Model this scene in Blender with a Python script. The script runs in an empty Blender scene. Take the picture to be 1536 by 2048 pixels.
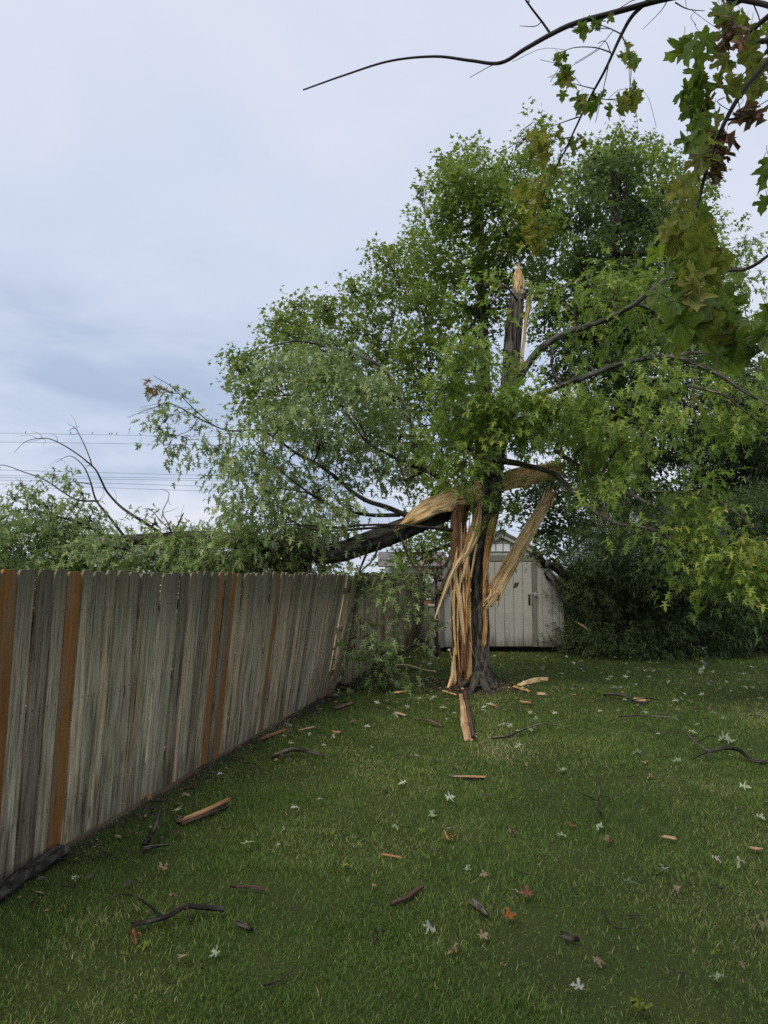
import bpy, math, random
import numpy as np
from mathutils import Vector, Matrix

S = bpy.context.scene
R = math.radians
C = S.collection

# ------------------------------------------------------------------ camera
FPX, PITCH, CAMH = 1480.0, math.atan(123 / 1480.0), 1.75      # focal length in photo pixels
cam = bpy.data.cameras.new('camera')
cam.sensor_fit = 'VERTICAL'; cam.sensor_height = 36.0; cam.lens = FPX / 2048 * 36
cam.clip_start = 0.05; cam.clip_end = 3000
camo = bpy.data.objects.new('camera', cam); C.objects.link(camo)
camo.location = (0, 0, CAMH); camo.rotation_euler = (R(90) + PITCH, 0, 0)
S.camera = camo

# ------------------------------------------------------------------ world (overcast evening sky)
SUN_EL, SUN_AZ = 55, -140          # degrees; azimuth from +Y towards +X
W = bpy.data.worlds.new('World'); S.world = W; W.use_nodes = True
wn = W.node_tree; wn.nodes.clear()


def nd(nt, t, props=None, **ins):
    n = nt.nodes.new(t)
    for k, v in (props or {}).items():
        setattr(n, k, v)
    for k, v in ins.items():
        key = int(k[1:]) if k[0] == 'i' and k[1:].isdigit() else k.replace('_', ' ')
        sock = n.inputs[key]
        if isinstance(v, bpy.types.NodeSocket):
            nt.links.new(v, sock)
        elif isinstance(v, (tuple, list)) and len(v) == 3 and sock.type == 'RGBA':
            sock.default_value = (*v, 1)
        else:
            sock.default_value = v
    return n


def ramp(nt, fac, stops, interp='LINEAR'):
    n = nt.nodes.new('ShaderNodeValToRGB'); nt.links.new(fac, n.inputs[0])
    cr = n.color_ramp; cr.interpolation = interp
    while len(cr.elements) < len(stops):
        cr.elements.new(0.5)
    for e, (p, c) in zip(cr.elements, stops):
        e.position = p; e.color = (*c, 1) if len(c) == 3 else c
    return n.outputs[0]


def mixc(nt, fac, a, b, mode='MIX'):
    n = nt.nodes.new('ShaderNodeMix'); n.data_type = 'RGBA'; n.blend_type = mode
    for s, v in ((n.inputs[0], fac), (n.inputs[6], a), (n.inputs[7], b)):
        if isinstance(v, bpy.types.NodeSocket):
            nt.links.new(v, s)
        elif isinstance(v, (int, float)):
            s.default_value = v
        else:
            s.default_value = (*v, 1)
    return n.outputs[2]


def mth(nt, op, a, b=0.0, c=0.0):
    n = nt.nodes.new('ShaderNodeMath'); n.operation = op
    for s, v in zip(n.inputs, (a, b, c)):
        if isinstance(v, bpy.types.NodeSocket):
            nt.links.new(v, s)
        else:
            s.default_value = v
    return n.outputs[0]


SKY_Z = 56.9


def build_world():
    nt = wn
    sky = nd(nt, 'ShaderNodeTexSky', dict(sky_type='NISHITA', sun_disc=False, sun_elevation=R(SUN_EL),
                                          sun_rotation=R(SUN_AZ), dust_density=2.0))
    bg1 = nd(nt, 'ShaderNodeBackground', Color=sky.outputs[0], Strength=0.10)
    tc = nd(nt, 'ShaderNodeTexCoord').outputs['Generated']
    sep = nd(nt, 'ShaderNodeSeparateXYZ', Vector=tc)
    z = mth(nt, 'MAXIMUM', sep.outputs[2], 0.0)
    zz = mth(nt, 'ADD', z, 0.22)
    px = mth(nt, 'DIVIDE', sep.outputs[0], zz); py = mth(nt, 'DIVIDE', sep.outputs[1], zz)
    cv = nd(nt, 'ShaderNodeCombineXYZ', X=px, Y=py, Z=SKY_Z).outputs[0]
    n1 = nd(nt, 'ShaderNodeTexNoise', Vector=cv, Scale=0.75, Detail=4.0, Roughness=0.5, Distortion=0.4).outputs[0]
    n2 = nd(nt, 'ShaderNodeTexNoise', Vector=cv, Scale=2.3, Detail=5.0, Roughness=0.55, Distortion=0.6).outputs[0]
    n = mth(nt, 'ADD', mth(nt, 'MULTIPLY', n1, 0.65), mth(nt, 'MULTIPLY', n2, 0.35))
    low = ramp(nt, n, [(0.38, (0.36, 0.45, 0.61)), (0.46, (0.49, 0.57, 0.72)), (0.53, (0.62, 0.67, 0.79)), (0.62, (0.72, 0.73, 0.81))])
    high = ramp(nt, n, [(0.40, (0.52, 0.59, 0.74)), (0.52, (0.59, 0.65, 0.785)), (0.62, (0.64, 0.685, 0.80)), (0.74, (0.72, 0.72, 0.81))])
    f = ramp(nt, z, [(0.0, (0, 0, 0)), (0.22, (0.15, 0.15, 0.15)), (0.42, (1, 1, 1))])
    col = mixc(nt, f, low, high)
    hz = ramp(nt, z, [(0.0, (1, 1, 1)), (0.07, (0.35, 0.35, 0.35)), (0.16, (0, 0, 0))])
    col = mixc(nt, mth(nt, 'MULTIPLY', hz, 0.55), col, (0.66, 0.70, 0.79))
    bg2 = nd(nt, 'ShaderNodeBackground', Color=col, Strength=0.65)
    mx = nd(nt, 'ShaderNodeMixShader', i0=0.94, i1=bg1.outputs[0], i2=bg2.outputs[0])
    nd(nt, 'ShaderNodeOutputWorld', Surface=mx.outputs[0])


build_world()
sl = bpy.data.lights.new('sun', 'SUN'); sl.energy = 1.5; sl.angle = R(40); sl.color = (1.0, 0.90, 0.74)
so = bpy.data.objects.new('sun', sl); C.objects.link(so)
sd = Vector((math.sin(R(SUN_AZ)) * math.cos(R(SUN_EL)), math.cos(R(SUN_AZ)) * math.cos(R(SUN_EL)), math.sin(R(SUN_EL))))
so.rotation_euler = sd.to_track_quat('Z', 'Y').to_euler(); so.location = (-8, 6, 20)

vs = S.view_settings
S.display_settings.display_device = 'sRGB'
vs.view_transform = 'Standard'; vs.look = 'None'; vs.exposure = 0.80; vs.gamma = 1.0; vs.use_curve_mapping = False
S.cycles.use_denoising = False
S.cycles.max_bounces = 8; S.cycles.diffuse_bounces = 4; S.cycles.transmission_bounces = 6; S.cycles.transparent_max_bounces = 8

# ------------------------------------------------------------------ photo pixel -> world
Fw = np.array([0, math.cos(PITCH), math.sin(PITCH)]); Uw = np.array([0, -math.sin(PITCH), math.cos(PITCH)])
E0 = np.array([0, 0, CAMH])


def ray(u, v):
    return np.array([(u - 768) / FPX, 0, 0]) + Fw + (1024 - v) / FPX * Uw


def P(u, v, Y):                      # the point seen at pixel u, v that stands Y metres ahead
    r = ray(u, v); return E0 + r * (Y / r[1])


def G(u, v, z=0.0):                  # the ground point seen at pixel u, v
    r = ray(u, v); return E0 + r * ((z - CAMH) / r[2])


def PP(pts):
    return np.array([P(*p) for p in pts])


def px2m(Y):
    return Y / FPX


# ------------------------------------------------------------------ scene graph helpers
def tag(o, label=None, cat=None, group=None, kind=None):
    if label: o['label'] = label
    if cat: o['category'] = cat
    if group: o['group'] = group
    if kind: o['kind'] = kind
    return o


def thing(name, loc, label, cat, group=None):
    o = bpy.data.objects.new(name, None); C.objects.link(o)
    o.location = Vector(loc); o.empty_display_size = 0.2
    return tag(o, label, cat, group)


def attach(o, parent):
    if parent is not None:
        org = Vector((0, 0, 0)); p = parent
        while p is not None and parent.type == 'EMPTY':
            if p.type == 'EMPTY': org = org + p.location
            p = p.parent
        o.parent = parent; o.matrix_parent_inverse = Matrix.Translation(-org)
    return o


def mk(name, V, F, mats, parent=None, smooth=True, gc=None, mi=None, lv=None):
    me = bpy.data.meshes.new(name)
    V = np.asarray(V, dtype=np.float32)
    if isinstance(F, np.ndarray):
        nf, k = F.shape
        me.vertices.add(len(V)); me.vertices.foreach_set('co', V.ravel())
        me.loops.add(nf * k); me.loops.foreach_set('vertex_index', F.astype(np.int32).ravel())
        me.polygons.add(nf)
        me.polygons.foreach_set('loop_start', np.arange(0, nf * k, k, dtype=np.int32))
        me.update(calc_edges=True)
    else:
        me.from_pydata(V.tolist(), [], F); me.update()
    for m in (mats if isinstance(mats, (list, tuple)) else [mats]):
        me.materials.append(m)
    if smooth:
        me.polygons.foreach_set('use_smooth', np.ones(len(me.polygons), dtype=bool))
    if mi is not None:
        me.polygons.foreach_set('material_index', np.asarray(mi, dtype=np.int32))
    if gc is not None:
        a = me.attributes.new('gc', 'FLOAT_VECTOR', 'POINT'); a.data.foreach_set('vector', np.asarray(gc, dtype=np.float32).ravel())
    if lv is not None:
        a = me.attributes.new('lv', 'FLOAT', 'POINT'); a.data.foreach_set('value', np.asarray(lv, dtype=np.float32).ravel())
    o = bpy.data.objects.new(name, me); C.objects.link(o)
    return attach(o, parent)


class Acc:                            # collects pieces that belong to one mesh
    def __init__(s):
        s.V, s.F, s.G, s.M, s.n = [], [], [], [], 0

    def add(s, V, F, gc=None, mi=0):
        V = np.asarray(V, float)
        s.V.append(V); s.G.append(V if gc is None else np.asarray(gc, float))
        F = [tuple(int(i) + s.n for i in f) for f in F]
        s.F += F; s.M += [mi] * len(F) if np.isscalar(mi) else list(mi); s.n += len(V)
        return s

    def build(s, name, mats, parent=None, smooth=True):
        return mk(name, np.concatenate(s.V), s.F, mats, parent, smooth, np.concatenate(s.G), s.M)


def nrm(a):
    a = np.asarray(a, float); return a / (np.linalg.norm(a, axis=-1, keepdims=True) + 1e-9)


def spline(pts, n):                   # Catmull-Rom through pts (any dimension), n samples
    p = np.asarray(pts, float); k = len(p)
    if k == 2:
        t = np.linspace(0, 1, n)[:, None]; return p[0] * (1 - t) + p[1] * t
    q = np.vstack([2 * p[0] - p[1], p, 2 * p[-1] - p[-2]])
    t = np.linspace(0, k - 1 - 1e-6, n); i = t.astype(int); f = (t - i)[:, None]
    a, b, c, d = q[i], q[i + 1], q[i + 2], q[i + 3]
    return 0.5 * (2 * b + (c - a) * f + (2 * a - 5 * b + 4 * c - d) * f ** 2 + (3 * b - a - 3 * c + d) * f ** 3)


def vnoise(x, seed=0):                # smooth 1-D value noise
    r = np.random.RandomState(seed).rand(512); x = np.asarray(x, float) + 1000
    i = np.floor(x).astype(int); f = x - i; f = f * f * (3 - 2 * f)
    return r[i % 512] * (1 - f) + r[(i + 1) % 512] * f


def vnoise2(x, y, seed=0):
    r = np.random.RandomState(seed).rand(64, 64); x = np.asarray(x, float) + 640; y = np.asarray(y, float) + 640
    i = np.floor(x).astype(int); j = np.floor(y).astype(int); f = x - i; g = y - j
    f = f * f * (3 - 2 * f); g = g * g * (3 - 2 * g); a = lambda p, q: r[p % 64, q % 64]
    return (a(i, j) * (1 - f) + a(i + 1, j) * f) * (1 - g) + (a(i, j + 1) * (1 - f) + a(i + 1, j + 1) * f) * g


def frames(path):
    t = nrm(np.gradient(path, axis=0)); N = np.zeros_like(path)
    ref = np.array([0, -1.0, 0]) if abs(t[0][1]) < 0.9 else np.array([1.0, 0, 0])
    n = nrm(ref - t[0] * np.dot(ref, t[0]))
    for i in range(len(path)):
        n = nrm(n - t[i] * np.dot(n, t[i])); N[i] = n
    return t, N, np.cross(t, N)


def tube(path, rad, ns=8, ridge=0.0, seed=0, jag=0.0, cap=True):
    path = np.asarray(path, float); K = len(path); rad = np.broadcast_to(rad, (K,)).astype(float)
    t, N, B = frames(path)
    a = np.linspace(0, 2 * np.pi, ns, endpoint=False)
    seg = np.r_[0, np.cumsum(np.linalg.norm(np.diff(path, axis=0), axis=1))]
    rr = np.ones((K, ns))
    if ridge:
        for k in range(K):
            rr[k] += ridge * (vnoise2(np.cos(a) * 6 + seg[k] * .5, np.sin(a) * 6 + seg[k] * 2.2, seed) - .5) * 2
            rr[k] += ridge * 1.2 * (vnoise2(np.cos(a) * 1.6 + seg[k] * .7, np.sin(a) * 1.6, seed + 1) - .5) * 2
    r = rad[:, None] * rr
    V = path[:, None] + r[..., None] * (np.cos(a)[None, :, None] * N[:, None] + np.sin(a)[None, :, None] * B[:, None])
    if jag:
        rs = np.random.RandomState(seed + 5); j = rs.rand(ns) ** 1.5 * jag
        V[-1] += t[-1] * j[:, None]
    gc = np.stack([np.broadcast_to(np.cos(a), (K, ns)) * rad[:, None], np.broadcast_to(np.sin(a), (K, ns)) * rad[:, None],
                   np.broadcast_to(seg[:, None], (K, ns))], -1) + seed * 3.7
    F = []
    for k in range(K - 1):
        for i in range(ns):
            j = (i + 1) % ns; F.append((k * ns + i, k * ns + j, (k + 1) * ns + j, (k + 1) * ns + i))
    if cap:
        F.append(tuple(range(ns - 1, -1, -1))); F.append(tuple((K - 1) * ns + i for i in range(ns)))
    return V.reshape(-1, 3), F, gc.reshape(-1, 3)


def box(c, h, rot=None):
    c = np.asarray(c, float); h = np.asarray(h, float)
    v = np.array([[x, y, z] for x in (-1, 1) for y in (-1, 1) for z in (-1, 1)], float) * h
    if rot is not None: v = v @ np.asarray(rot).T
    return v + c, [(0, 1, 3, 2), (4, 6, 7, 5), (0, 4, 5, 1), (2, 3, 7, 6), (0, 2, 6, 4), (1, 5, 7, 3)]


def slab(path, width, thick, face, nx=9, ns=30, jag0=.05, jag1=.05, rough=.25, seed=0, bark_back=False):
    """a split piece of wood: fibres run along the path, ragged ends, ridged faces"""
    rs = np.random.RandomState(seed)
    kp = np.asarray(path, float); pts = spline(kp, 60)
    wk = spline(np.asarray(width, float)[:, None] if np.ndim(width) else np.array([[width], [width]], float), 60)[:, 0]
    L = np.r_[0, np.cumsum(np.linalg.norm(np.diff(pts, axis=0), axis=1))]
    x = np.linspace(-.5, .5, nx)
    s0 = -jag0 * rs.rand(nx) ** 1.3 + jag0 * .4; s1 = L[-1] + jag1 * rs.rand(nx) ** 1.3 - jag1 * .4
    t0, t1 = nrm(pts[1] - pts[0]), nrm(pts[-1] - pts[-2])
    face = nrm(face); V = np.zeros((2, ns, nx, 3)); gc = np.zeros((2, ns, nx, 3))
    colr = (rs.rand(nx) - .5); colr = colr - 1.1 * (rs.rand(nx) < .2)
    for j in range(nx):
        s = np.linspace(s0[j], s1[j], ns); sc = np.clip(s, 0, L[-1])
        p = np.stack([np.interp(sc, L, pts[:, c]) for c in range(3)], -1)
        p += np.minimum(s, 0)[:, None] * t0 + np.maximum(s - L[-1], 0)[:, None] * t1
        w = np.interp(sc, L, wk)
        tt = nrm(np.gradient(p, axis=0)); sd_ = nrm(np.cross(tt, face)); fc = nrm(np.cross(sd_, tt))
        prof = (1 - (2 * abs(x[j])) ** 2.5 * .75)
        rel = rough * thick * (colr[j] * 1.4 + (vnoise(s * 7 + j * 31, seed) - .5) * 1.2 + (vnoise(s * 2.2 + j * 1.3, seed + 3) - .5) * 1.2)
        edge = 1 + .22 * (vnoise(s * 5 + (j > nx // 2) * 50, seed + 9) - .5)
        base = p + sd_ * (x[j] * w * edge)[:, None]
        V[0, :, j] = base + fc * (thick / 2 * prof + rel)[:, None]
        V[1, :, j] = base - fc * (thick / 2 * prof)
        for q in (0, 1):
            gc[q, :, j] = np.stack([x[j] * w + seed, np.full(ns, q * thick), s], -1)
    I = lambda q, k, j: q * ns * nx + k * nx + j
    F, mi = [], []
    for k in range(ns - 1):
        for j in range(nx - 1):
            F.append((I(0, k, j), I(0, k, j + 1), I(0, k + 1, j + 1), I(0, k + 1, j))); mi.append(0)
            F.append((I(1, k, j), I(1, k + 1, j), I(1, k + 1, j + 1), I(1, k, j + 1))); mi.append(1 if bark_back else 0)
        F.append((I(0, k, 0), I(0, k + 1, 0), I(1, k + 1, 0), I(1, k, 0))); mi.append(0)
        F.append((I(0, k, nx - 1), I(1, k, nx - 1), I(1, k + 1, nx - 1), I(0, k + 1, nx - 1))); mi.append(0)
    for j in range(nx - 1):
        F.append((I(0, 0, j), I(1, 0, j), I(1, 0, j + 1), I(0, 0, j + 1))); mi.append(0)
        F.append((I(0, ns - 1, j), I(0, ns - 1, j + 1), I(1, ns - 1, j + 1), I(1, ns - 1, j))); mi.append(0)
    return V.reshape(-1, 3), F, gc.reshape(-1, 3), mi


# ------------------------------------------------------------------ materials
def newmat(name):
    m = bpy.data.materials.new(name); m.use_nodes = True; m.node_tree.nodes.clear(); return m, m.node_tree


def finish(nt, col, rough=.8, bump=None, bstr=.5, bdist=.01, spec=.25):
    kw = dict(Base_Color=col, Roughness=rough)
    b = nd(nt, 'ShaderNodeBsdfPrincipled', **kw); b.inputs['Specular IOR Level'].default_value = spec
    if bump is not None:
        bp = nd(nt, 'ShaderNodeBump', Height=bump, Strength=bstr, Distance=bdist); nt.links.new(bp.outputs[0], b.inputs['Normal'])
    nd(nt, 'ShaderNodeOutputMaterial', Surface=b.outputs[0]); return b


def coords(nt, kind='gc', scale=(1, 1, 1), rnd=False):
    if kind == 'gc':
        v = nd(nt, 'ShaderNodeAttribute', dict(attribute_name='gc')).outputs['Vector']
    else:
        v = nd(nt, 'ShaderNodeTexCoord').outputs[kind]
    if rnd:
        r = nd(nt, 'ShaderNodeObjectInfo').outputs['Random']
        c = nd(nt, 'ShaderNodeCombineXYZ', X=mth(nt, 'MULTIPLY', r, 37.0), Y=mth(nt, 'MULTIPLY', r, 91.0), Z=mth(nt, 'MULTIPLY', r, 53.0)).outputs[0]
        a = nd(nt, 'ShaderNodeVectorMath', dict(operation='ADD')); nt.links.new(v, a.inputs[0]); nt.links.new(c, a.inputs[1]); v = a.outputs[0]
    m = nd(nt, 'ShaderNodeVectorMath', dict(operation='MULTIPLY')); nt.links.new(v, m.inputs[0]); m.inputs[1].default_value = scale
    return m.outputs[0]


def noise(nt, vec, scale=1.0, detail=4.0, rough=.55, dist=0.0):
    return nd(nt, 'ShaderNodeTexNoise', Vector=vec, Scale=scale, Detail=detail, Roughness=rough, Distortion=dist).outputs[0]


def plain(name, col, rough=.8, var=.25, scale=6.0, spec=.25):
    m, nt = newmat(name); v = coords(nt, 'Object', rnd=True)
    n = noise(nt, v, scale)
    c = ramp(nt, n, [(.3, tuple(x * (1 - var) for x in col)), (.7, tuple(min(1, x * (1 + var)) for x in col))])
    finish(nt, c, rough, n, .3, .005, spec); return m


def bark_mat(name, dark, light, zs=3.0):
    m, nt = newmat(name)
    v = coords(nt, 'gc', (1, 1, .16)); n = noise(nt, v, 26, 5, .65, .6)
    v2 = coords(nt, 'gc', (1, 1, .45)); n2 = noise(nt, v2, 4, 3)
    h = mth(nt, 'ADD', mth(nt, 'MULTIPLY', n, .75), mth(nt, 'MULTIPLY', n2, .25))
    c = ramp(nt, h, [(.41, tuple(x * .30 for x in dark)), (.48, dark), (.58, light)])
    moss = ramp(nt, n2, [(.55, (0, 0, 0)), (.75, (.45, .45, .45))])
    c = mixc(nt, moss, c, (.06, .075, .045))
    finish(nt, c, .85, h, 1.0, .035, .2); return m


def wood_mat(name, stops, sc=(1, 1, .05), f=38.0, bump=.8):
    m, nt = newmat(name)
    n = noise(nt, coords(nt, 'gc', sc), f, 5, .7, .4); n2 = noise(nt, coords(nt, 'gc', (1, 1, .10)), 11, 3, .6, .5)
    h = mth(nt, 'ADD', mth(nt, 'MULTIPLY', n, .6), mth(nt, 'MULTIPLY', n2, .4))
    finish(nt, ramp(nt, h, stops), .75, h, .8, .014, .25); return m


def leaf_mat(name, stops, under, trans=.35, rough=.45, uw=.85):
    m, nt = newmat(name)
    lv = nd(nt, 'ShaderNodeAttribute', dict(attribute_name='lv')).outputs['Fac']
    top = ramp(nt, lv, stops)
    bf = nd(nt, 'ShaderNodeNewGeometry').outputs['Backfacing']
    col = mixc(nt, mth(nt, 'MULTIPLY', bf, uw), top, under)
    b = nd(nt, 'ShaderNodeBsdfPrincipled', Base_Color=col, Roughness=rough); b.inputs['Specular IOR Level'].default_value = .3
    tcol = mixc(nt, .4, top, (.22, .36, .03), 'MIX')
    tr = nd(nt, 'ShaderNodeBsdfTranslucent', Color=tcol)
    mx = nd(nt, 'ShaderNodeMixShader', i0=trans, i1=b.outputs[0], i2=tr.outputs[0])
    nd(nt, 'ShaderNodeOutputMaterial', Surface=mx.outputs[0]); return m


M = {}
M['bark'] = bark_mat('maple_bark', (.062, .055, .045), (.200, .182, .150))
M['bark_wet'] = bark_mat('wet_bark', (.024, .021, .018), (.095, .085, .070))
M['bark_grey'] = bark_mat('grey_branch_bark', (.05, .048, .042), (.15, .145, .125))
M['bark_far'] = bark_mat('far_bark', (.030, .026, .022), (.085, .075, .065))
M['twig'] = plain('twig_bark', (.028, .024, .022), .8)
M['torn'] = wood_mat('torn_pale_wood', [(.34, (.22, .11, .042)), (.42, (.53, .335, .145)), (.51, (.73, .535, .28)), (.64, (.88, .72, .46))])
M['torn_orange'] = wood_mat('torn_orange_wood', [(.36, (.13, .05, .016)), (.44, (.42, .19, .058)), (.52, (.64, .35, .125)), (.64, (.82, .56, .26))])
M['torn_red'] = wood_mat('torn_red_heartwood', [(.36, (.035, .017, .011)), (.46, (.12, .055, .032)), (.54, (.21, .105, .055)), (.66, (.46, .28, .13))])
M['chip'] = wood_mat('fresh_chip_wood', [(.36, (.22, .12, .06)), (.5, (.44, .28, .16)), (.64, (.62, .45, .28))])
M['chip_orange'] = wood_mat('wet_orange_chip_wood', [(.36, (.14, .06, .025)), (.5, (.32, .16, .07)), (.64, (.48, .28, .13))])
M['bark_red'] = wood_mat('inner_bark', [(.36, (.03, .018, .013)), (.5, (.085, .050, .037)), (.66, (.18, .115, .085))])


def fence_mat(name, fresh=False):
    m, nt = newmat(name)
    rnd = nd(nt, 'ShaderNodeObjectInfo').outputs['Random']
    g = noise(nt, coords(nt, 'Object', (1, 1, .035), True), 70, 5, .65, .5)
    g2 = noise(nt, coords(nt, 'Object', (1, 1, .10), True), 14, 3, .55, .8)
    kn = nd(nt, 'ShaderNodeTexVoronoi', dict(feature='F1'), Vector=coords(nt, 'Object', (7.5, 7.5, 2.3), True), Scale=1.0, Randomness=1.0).outputs['Distance']
    knot = ramp(nt, kn, [(.06, (1, 1, 1)), (.15, (0, 0, 0))])
    h = mth(nt, 'ADD', mth(nt, 'MULTIPLY', g, .6), mth(nt, 'MULTIPLY', g2, .4))
    zc = nd(nt, 'ShaderNodeSeparateXYZ', Vector=nd(nt, 'ShaderNodeTexCoord').outputs['Object']).outputs[2]
    if fresh:
        c = ramp(nt, h, [(.32, (.15, .058, .016)), (.5, (.255, .112, .032)), (.68, (.34, .165, .055))])
        c = mixc(nt, mth(nt, 'MULTIPLY', knot, .8), c, (.05, .018, .008))
        wz = noise(nt, coords(nt, 'Object', (6, 6, .9), True), 1.6, 4, .6); c = mixc(nt, ramp(nt, wz, [(.50, (0, 0, 0)), (.68, (.75, .75, .75))]), c, (.20, .165, .115))
    else:
        c = ramp(nt, h, [(.37, (.074, .057, .038)), (.44, (.245, .200, .135)), (.53, (.42, .355, .25)), (.64, (.66, .575, .435))])
        tint = ramp(nt, rnd, [(0, (.60, .58, .55)), (.12, (.85, .80, .70)), (.3, (1.0, 1.0, .96)), (.5, (1.12, 1.04, .9)), (.7, (.92, .95, .88)), (.86, (1.2, 1.14, 1.04)), (1, (.78, .74, .68))], 'CONSTANT')
        c = mixc(nt, 1.0, c, tint, 'MULTIPLY')
        # algae and weather stain that grows down from the tops, its lower edge ragged
        edge = mth(nt, 'ADD', zc, mth(nt, 'MULTIPLY', mth(nt, 'SUBTRACT', g2, .5), 1.7))
        sm = nd(nt, 'ShaderNodeMapRange', i0=edge, i1=1.15, i2=1.75, i3=0.0, i4=.72).outputs[0]
        c = mixc(nt, sm, c, (.060, .064, .036))
        sb = nd(nt, 'ShaderNodeMapRange', i0=edge, i1=.45, i2=-.1, i3=0.0, i4=.5).outputs[0]
        c = mixc(nt, sb, c, (.085, .070, .040))
        c = mixc(nt, mth(nt, 'MULTIPLY', knot, .7), c, (.05, .04, .03))
        xs = nd(nt, 'ShaderNodeSeparateXYZ', Vector=nd(nt, 'ShaderNodeTexCoord').outputs['Object']).outputs[0]
        for zn in (.28, .92, 1.50):          # nail heads and the rust that runs from them
            for xn in (-.035, .035):
                dx = mth(nt, 'ABSOLUTE', mth(nt, 'SUBTRACT', xs, xn)); dz = mth(nt, 'SUBTRACT', zc, zn)
                hd = mth(nt, 'MULTIPLY', mth(nt, 'LESS_THAN', dx, .005), mth(nt, 'LESS_THAN', mth(nt, 'ABSOLUTE', dz), .006)); c = mixc(nt, mth(nt, 'MULTIPLY', hd, .8), c, (.03, .02, .015))
    finish(nt, c, .85, h, .7, .006, .2); return m


M['fence'] = fence_mat('weathered_fence_wood'); M['cedar'] = fence_mat('new_cedar_wood', True)

SM = [(0, (.055, .095, .022)), (.5, (.095, .155, .036)), (1, (.16, .215, .060))]
M['leaf_bright'] = leaf_mat('maple_leaf_bright', [(0, (.11, .180, .028)), (.45, (.20, .295, .045)), (.85, (.31, .385, .068)), (1, (.42, .44, .09))], (.30, .40, .16), .48, .45)
M['leaf_fallen'] = leaf_mat('maple_leaf_silvery', [(0, (.11, .170, .050)), (.5, (.22, .305, .098)), (1, (.38, .44, .170))], (.48, .54, .36), .38, .42, .85)
M['leaf_back'] = leaf_mat('maple_leaf_background', [(0, (.085, .135, .024)), (.5, (.165, .235, .042)), (1, (.28, .335, .070))], (.22, .28, .10), .48)
M['leaf_dark'] = leaf_mat('dark_round_leaf', [(0, (.036, .064, .022)), (.5, (.066, .108, .036)), (1, (.115, .165, .056))], (.10, .14, .07), .34)
M['needle'] = leaf_mat('evergreen_needle', [(0, (.024, .046, .016)), (.6, (.050, .085, .026)), (1, (.10, .14, .042))], (.06, .09, .04), .16, .6)
M['leaf_red'] = leaf_mat('red_leaf', [(0, (.10, .022, .020)), (.5, (.16, .06, .03)), (1, (.15, .14, .04))], (.16, .07, .05), .35)
M['leaf_spruce'] = leaf_mat('blue_spruce_leaf', [(0, (.07, .10, .085)), (1, (.16, .20, .18))], (.14, .18, .16), .1)


# ------------------------------------------------------------------ leaves
def fan(outline, c, droop=.18, fold=.12):
    half = np.array(outline, float)
    o = np.vstack([half, (half * [-1, 1])[::-1]])
    keep = [0]
    for i in range(1, len(o)):
        if np.linalg.norm(o[i] - o[keep[-1]]) > 1e-4 and np.linalg.norm(o[i] - o[0]) > 1e-4: keep.append(i)
    o = o[keep]; p = np.vstack([[0, c], o])
    z = -droop * p[:, 1] ** 2 + fold * np.abs(p[:, 0])
    T = np.column_stack([p, z]); n = len(o)
    return T, np.array([(0, 1 + i, 1 + (i + 1) % n) for i in range(n)])


T_MAPLE = fan([(0, 0), (.34, -.07), (.085, .22), (.58, .50), (.08, .46), (.17, .70), (0, 1.1)], .34)
T_MAPLE8 = fan([(0, 0), (.40, .10), (.14, .30), (.46, .60), (.12, .58), (0, 1.0)], .36)
T_STAR = fan([(0, 0), (.44, .34), (.13, .50), (0, 1.0)], .34)
T_OVAL = fan([(0, 0), (.30, .40), (0, 1.0)], .4)
T_NEEDLE = (np.array([[0, 0, 0], [.075, .35, 0], [0, 1, -.1], [-.075, .35, 0]], float), np.array([(0, 1, 2), (0, 2, 3)]))


def leaf_mesh(name, pos, ax, nr, size, lv, T, mat, parent=None, kind='stuff'):
    tv, tf = T; ax = nrm(ax); nr = nrm(nr - ax * np.sum(ax * nr, 1, keepdims=True)); sd_ = np.cross(ax, nr)
    V = pos[:, None] + size[:, None, None] * (tv[None, :, 0:1] * sd_[:, None] + tv[None, :, 1:2] * ax[:, None] + tv[None, :, 2:3] * nr[:, None])
    N, k = len(pos), len(tv)
    F = (np.arange(N)[:, None, None] * k + tf[None]).reshape(-1, 3)
    o = mk(name, V.reshape(-1, 3), F, mat, parent, False, lv=np.repeat(lv, k))
    if kind: o['kind'] = kind
    return o


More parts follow.
